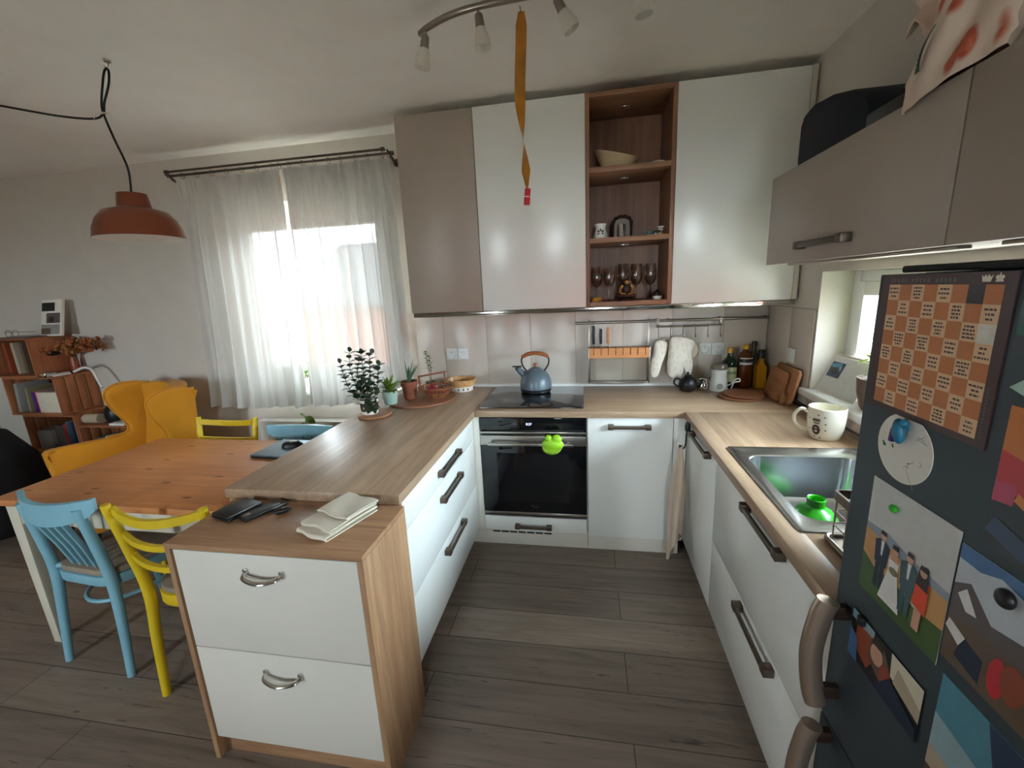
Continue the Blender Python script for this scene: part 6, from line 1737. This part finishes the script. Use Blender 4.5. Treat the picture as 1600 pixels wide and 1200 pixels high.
MB().tube(catmull([(1.112, -.775, .77), (1.112, -.775, .803), (1.098, -.775, .807), (1.094, -.775, .79), (1.092, -.775, .74), (1.085, -.775, .716), (1.070, -.775, .712), (1.064, -.775, .73)], 5), .004, 8).build('hook_body', 'black', hk)
MB().lathe([(0, 0), (.012, .004), (.014, .025), (.010, .045), (0, .05)], (1.098, -.775, .800), 16).build('hook_cap', 'black', hk)
tw = thing('hanging_towel', 'long beige tea towel hanging from the black hook on the right', 'towel', (1.08, -.76, .06))
def towel(u, v):           # v 0 top, 1 bottom
    w = lerp(.012, .060, min(1, v * 2.2)) * (1 + .10 * math.sin(v * 5))
    a_ = u * 2 * PI
    zb = lerp(.06, .26, .5 + .5 * math.cos(a_ + .9))
    z_ = lerp(.722, zb, v)
    fold_ = 1 + .30 * math.sin(a_ * 3 + v * 1.5)
    x = 1.072 - .012 * v + w * .50 * math.cos(a_) * fold_
    y = -.765 + w * 1.05 * math.sin(a_) * fold_ + .008 * v
    return Vector((min(x, 1.128), y, z_))
MB().sheet(towel, 64, 40, .003, wrap=True).build('towel_cloth', 'towel', tw)

# ---------------------------------------------------------------- outside
st = thing('house', 'neighbouring house with a grey tiled roof seen through the sheer curtain', 'house', (-2.5, 9.0, -.5))
MB().box(-7.5, 2.5, 8.0, 14, -.5, 1.35, .02).build('house_wall', 'salmon', st)
m = MB()
for k in range(22):
    t0 = k / 22; y0 = 7.6 + 4.0 * t0; z0 = 1.25 + 2.0 * t0
    m.box(-7.9, 2.9, y0, y0 + .24, z0, z0 + .10, .02, 2, (R(20), 0, 0))
m.build('tiled_roof', 'rooft', st)
MB().box(-2.4, -1.3, 7.97, 8.03, .1, 1.0, .02).build('house_window', 'pvc', st)
st = thing('garden_wall', 'peach-toned rendered wall of a neighbouring plot outside the right window', 'wall', (7.2, 0, -.5))
MB().box(7.0, 7.4, -8, 10, -.5, 1.75, .02).build('rendered_wall', 'brickred', st)
struct(MB().box(-40, 40, -40, 40, -.62, -.52).build('ground', 'paving', origin=(0, 0, -.6)))

# ---------------------------------------------------------------- daylight
w = bpy.data.worlds.new('overcast_sky'); bpy.context.scene.world = w; w.use_nodes = True
nt = w.node_tree
for n_ in list(nt.nodes): nt.nodes.remove(n_)
wo = nt.nodes.new('ShaderNodeOutputWorld'); bgn = nt.nodes.new('ShaderNodeBackground')
tc = nt.nodes.new('ShaderNodeTexCoord')
# sky strength and tint graded by direction to balance the windows, brightest east
vm = nt.nodes.new('ShaderNodeVectorMath'); vm.operation = 'DOT_PRODUCT'
vm.inputs[1].default_value = Vector((1.0, 0.0, 0.0))
nt.links.new(tc.outputs['Generated'], vm.inputs[0])
mr = nt.nodes.new('ShaderNodeMapRange')
mr.inputs['From Min'].default_value = -1.0; mr.inputs['From Max'].default_value = 1.0
mr.inputs['To Min'].default_value = SKY * 0.40; mr.inputs['To Max'].default_value = SKY * 0.80
cg = nt.nodes.new('ShaderNodeValToRGB')
cg.color_ramp.elements[0].position = 0.0; cg.color_ramp.elements[0].color = (.84, .93, 1.0, 1)
cg.color_ramp.elements[1].position = 1.0; cg.color_ramp.elements[1].color = (.72, .89, 1.0, 1)
nt.links.new(vm.outputs['Value'], cg.inputs[0]); nt.links.new(cg.outputs[0], bgn.inputs[0])
nt.links.new(vm.outputs['Value'], mr.inputs[0]); nt.links.new(mr.outputs[0], bgn.inputs[1])
nt.links.new(bgn.outputs[0], wo.inputs[0])
def portal(name, loc, rot, sx_, sy_):
    l = bpy.data.lights.new(name, 'AREA'); l.shape = 'RECTANGLE'; l.size = sx_; l.size_y = sy_
    l.cycles.is_portal = True
    o_ = bpy.data.objects.new(name, l); COL.objects.link(o_); o_.location = loc; o_.rotation_euler = rot
    return o_
portal('daylight_portal_back', ((WB[0] + WB[1]) / 2, .29, (WB[2] + WB[3]) / 2), (R(-90), 0, 0), WB[1] - WB[0], WB[3] - WB[2])
portal('daylight_portal_right', (1.99, (WR[0] + WR[1]) / 2, (WR[2] + WR[3]) / 2), (0, R(90), 0), WR[3] - WR[2], WR[1] - WR[0])
portal('fill_portal_front', ((WD[0] + WD[1]) / 2, YF - .29, (WD[2] + WD[3]) / 2), (R(90), 0, 0), WD[1] - WD[0], WD[3] - WD[2])  # this portal and the next serve the added fill windows
portal('fill_portal_front', ((WS[0] + WS[1]) / 2, YF - .29, (WS[2] + WS[3]) / 2), (R(90), 0, 0), WS[1] - WS[0], WS[3] - WS[2])

# ---------------------------------------------------------------- camera
cam = bpy.data.cameras.new('camera'); co = bpy.data.objects.new('camera', cam); COL.objects.link(co)
cam.sensor_fit = 'HORIZONTAL'; cam.sensor_width = 36; cam.lens = 665.76 / 1600 * 36; cam.clip_start = 0.02
yaw, pit, rol = 0.1793, -0.2199, -0.0469
fwd = Vector((-math.sin(yaw) * math.cos(pit), math.cos(yaw) * math.cos(pit), math.sin(pit)))
rt = Vector((math.cos(yaw), math.sin(yaw), 0)); up = rt.cross(fwd)
Rv = rt * math.cos(rol) + up * math.sin(rol); Uv = -rt * math.sin(rol) + up * math.cos(rol)
mw = Matrix((Rv, Uv, -fwd)).transposed().to_4x4(); mw.translation = Vector((0.6238, -2.8384, 1.5100))
co.matrix_world = mw
sc = bpy.context.scene
sc.camera = co
sc.view_settings.view_transform = 'Standard'; sc.view_settings.look = 'None'
sc.view_settings.exposure = EXPO; sc.view_settings.gamma = 1.0; sc.view_settings.use_curve_mapping = False
sc.cycles.max_bounces = 10; sc.cycles.diffuse_bounces = 6; sc.cycles.glossy_bounces = 4; sc.cycles.transparent_max_bounces = 24; sc.cycles.transmission_bounces = 6
sc.cycles.sample_clamp_indirect = 6.0; sc.cycles.caustics_reflective = False; sc.cycles.caustics_refractive = False
sc.cycles.use_denoising = True
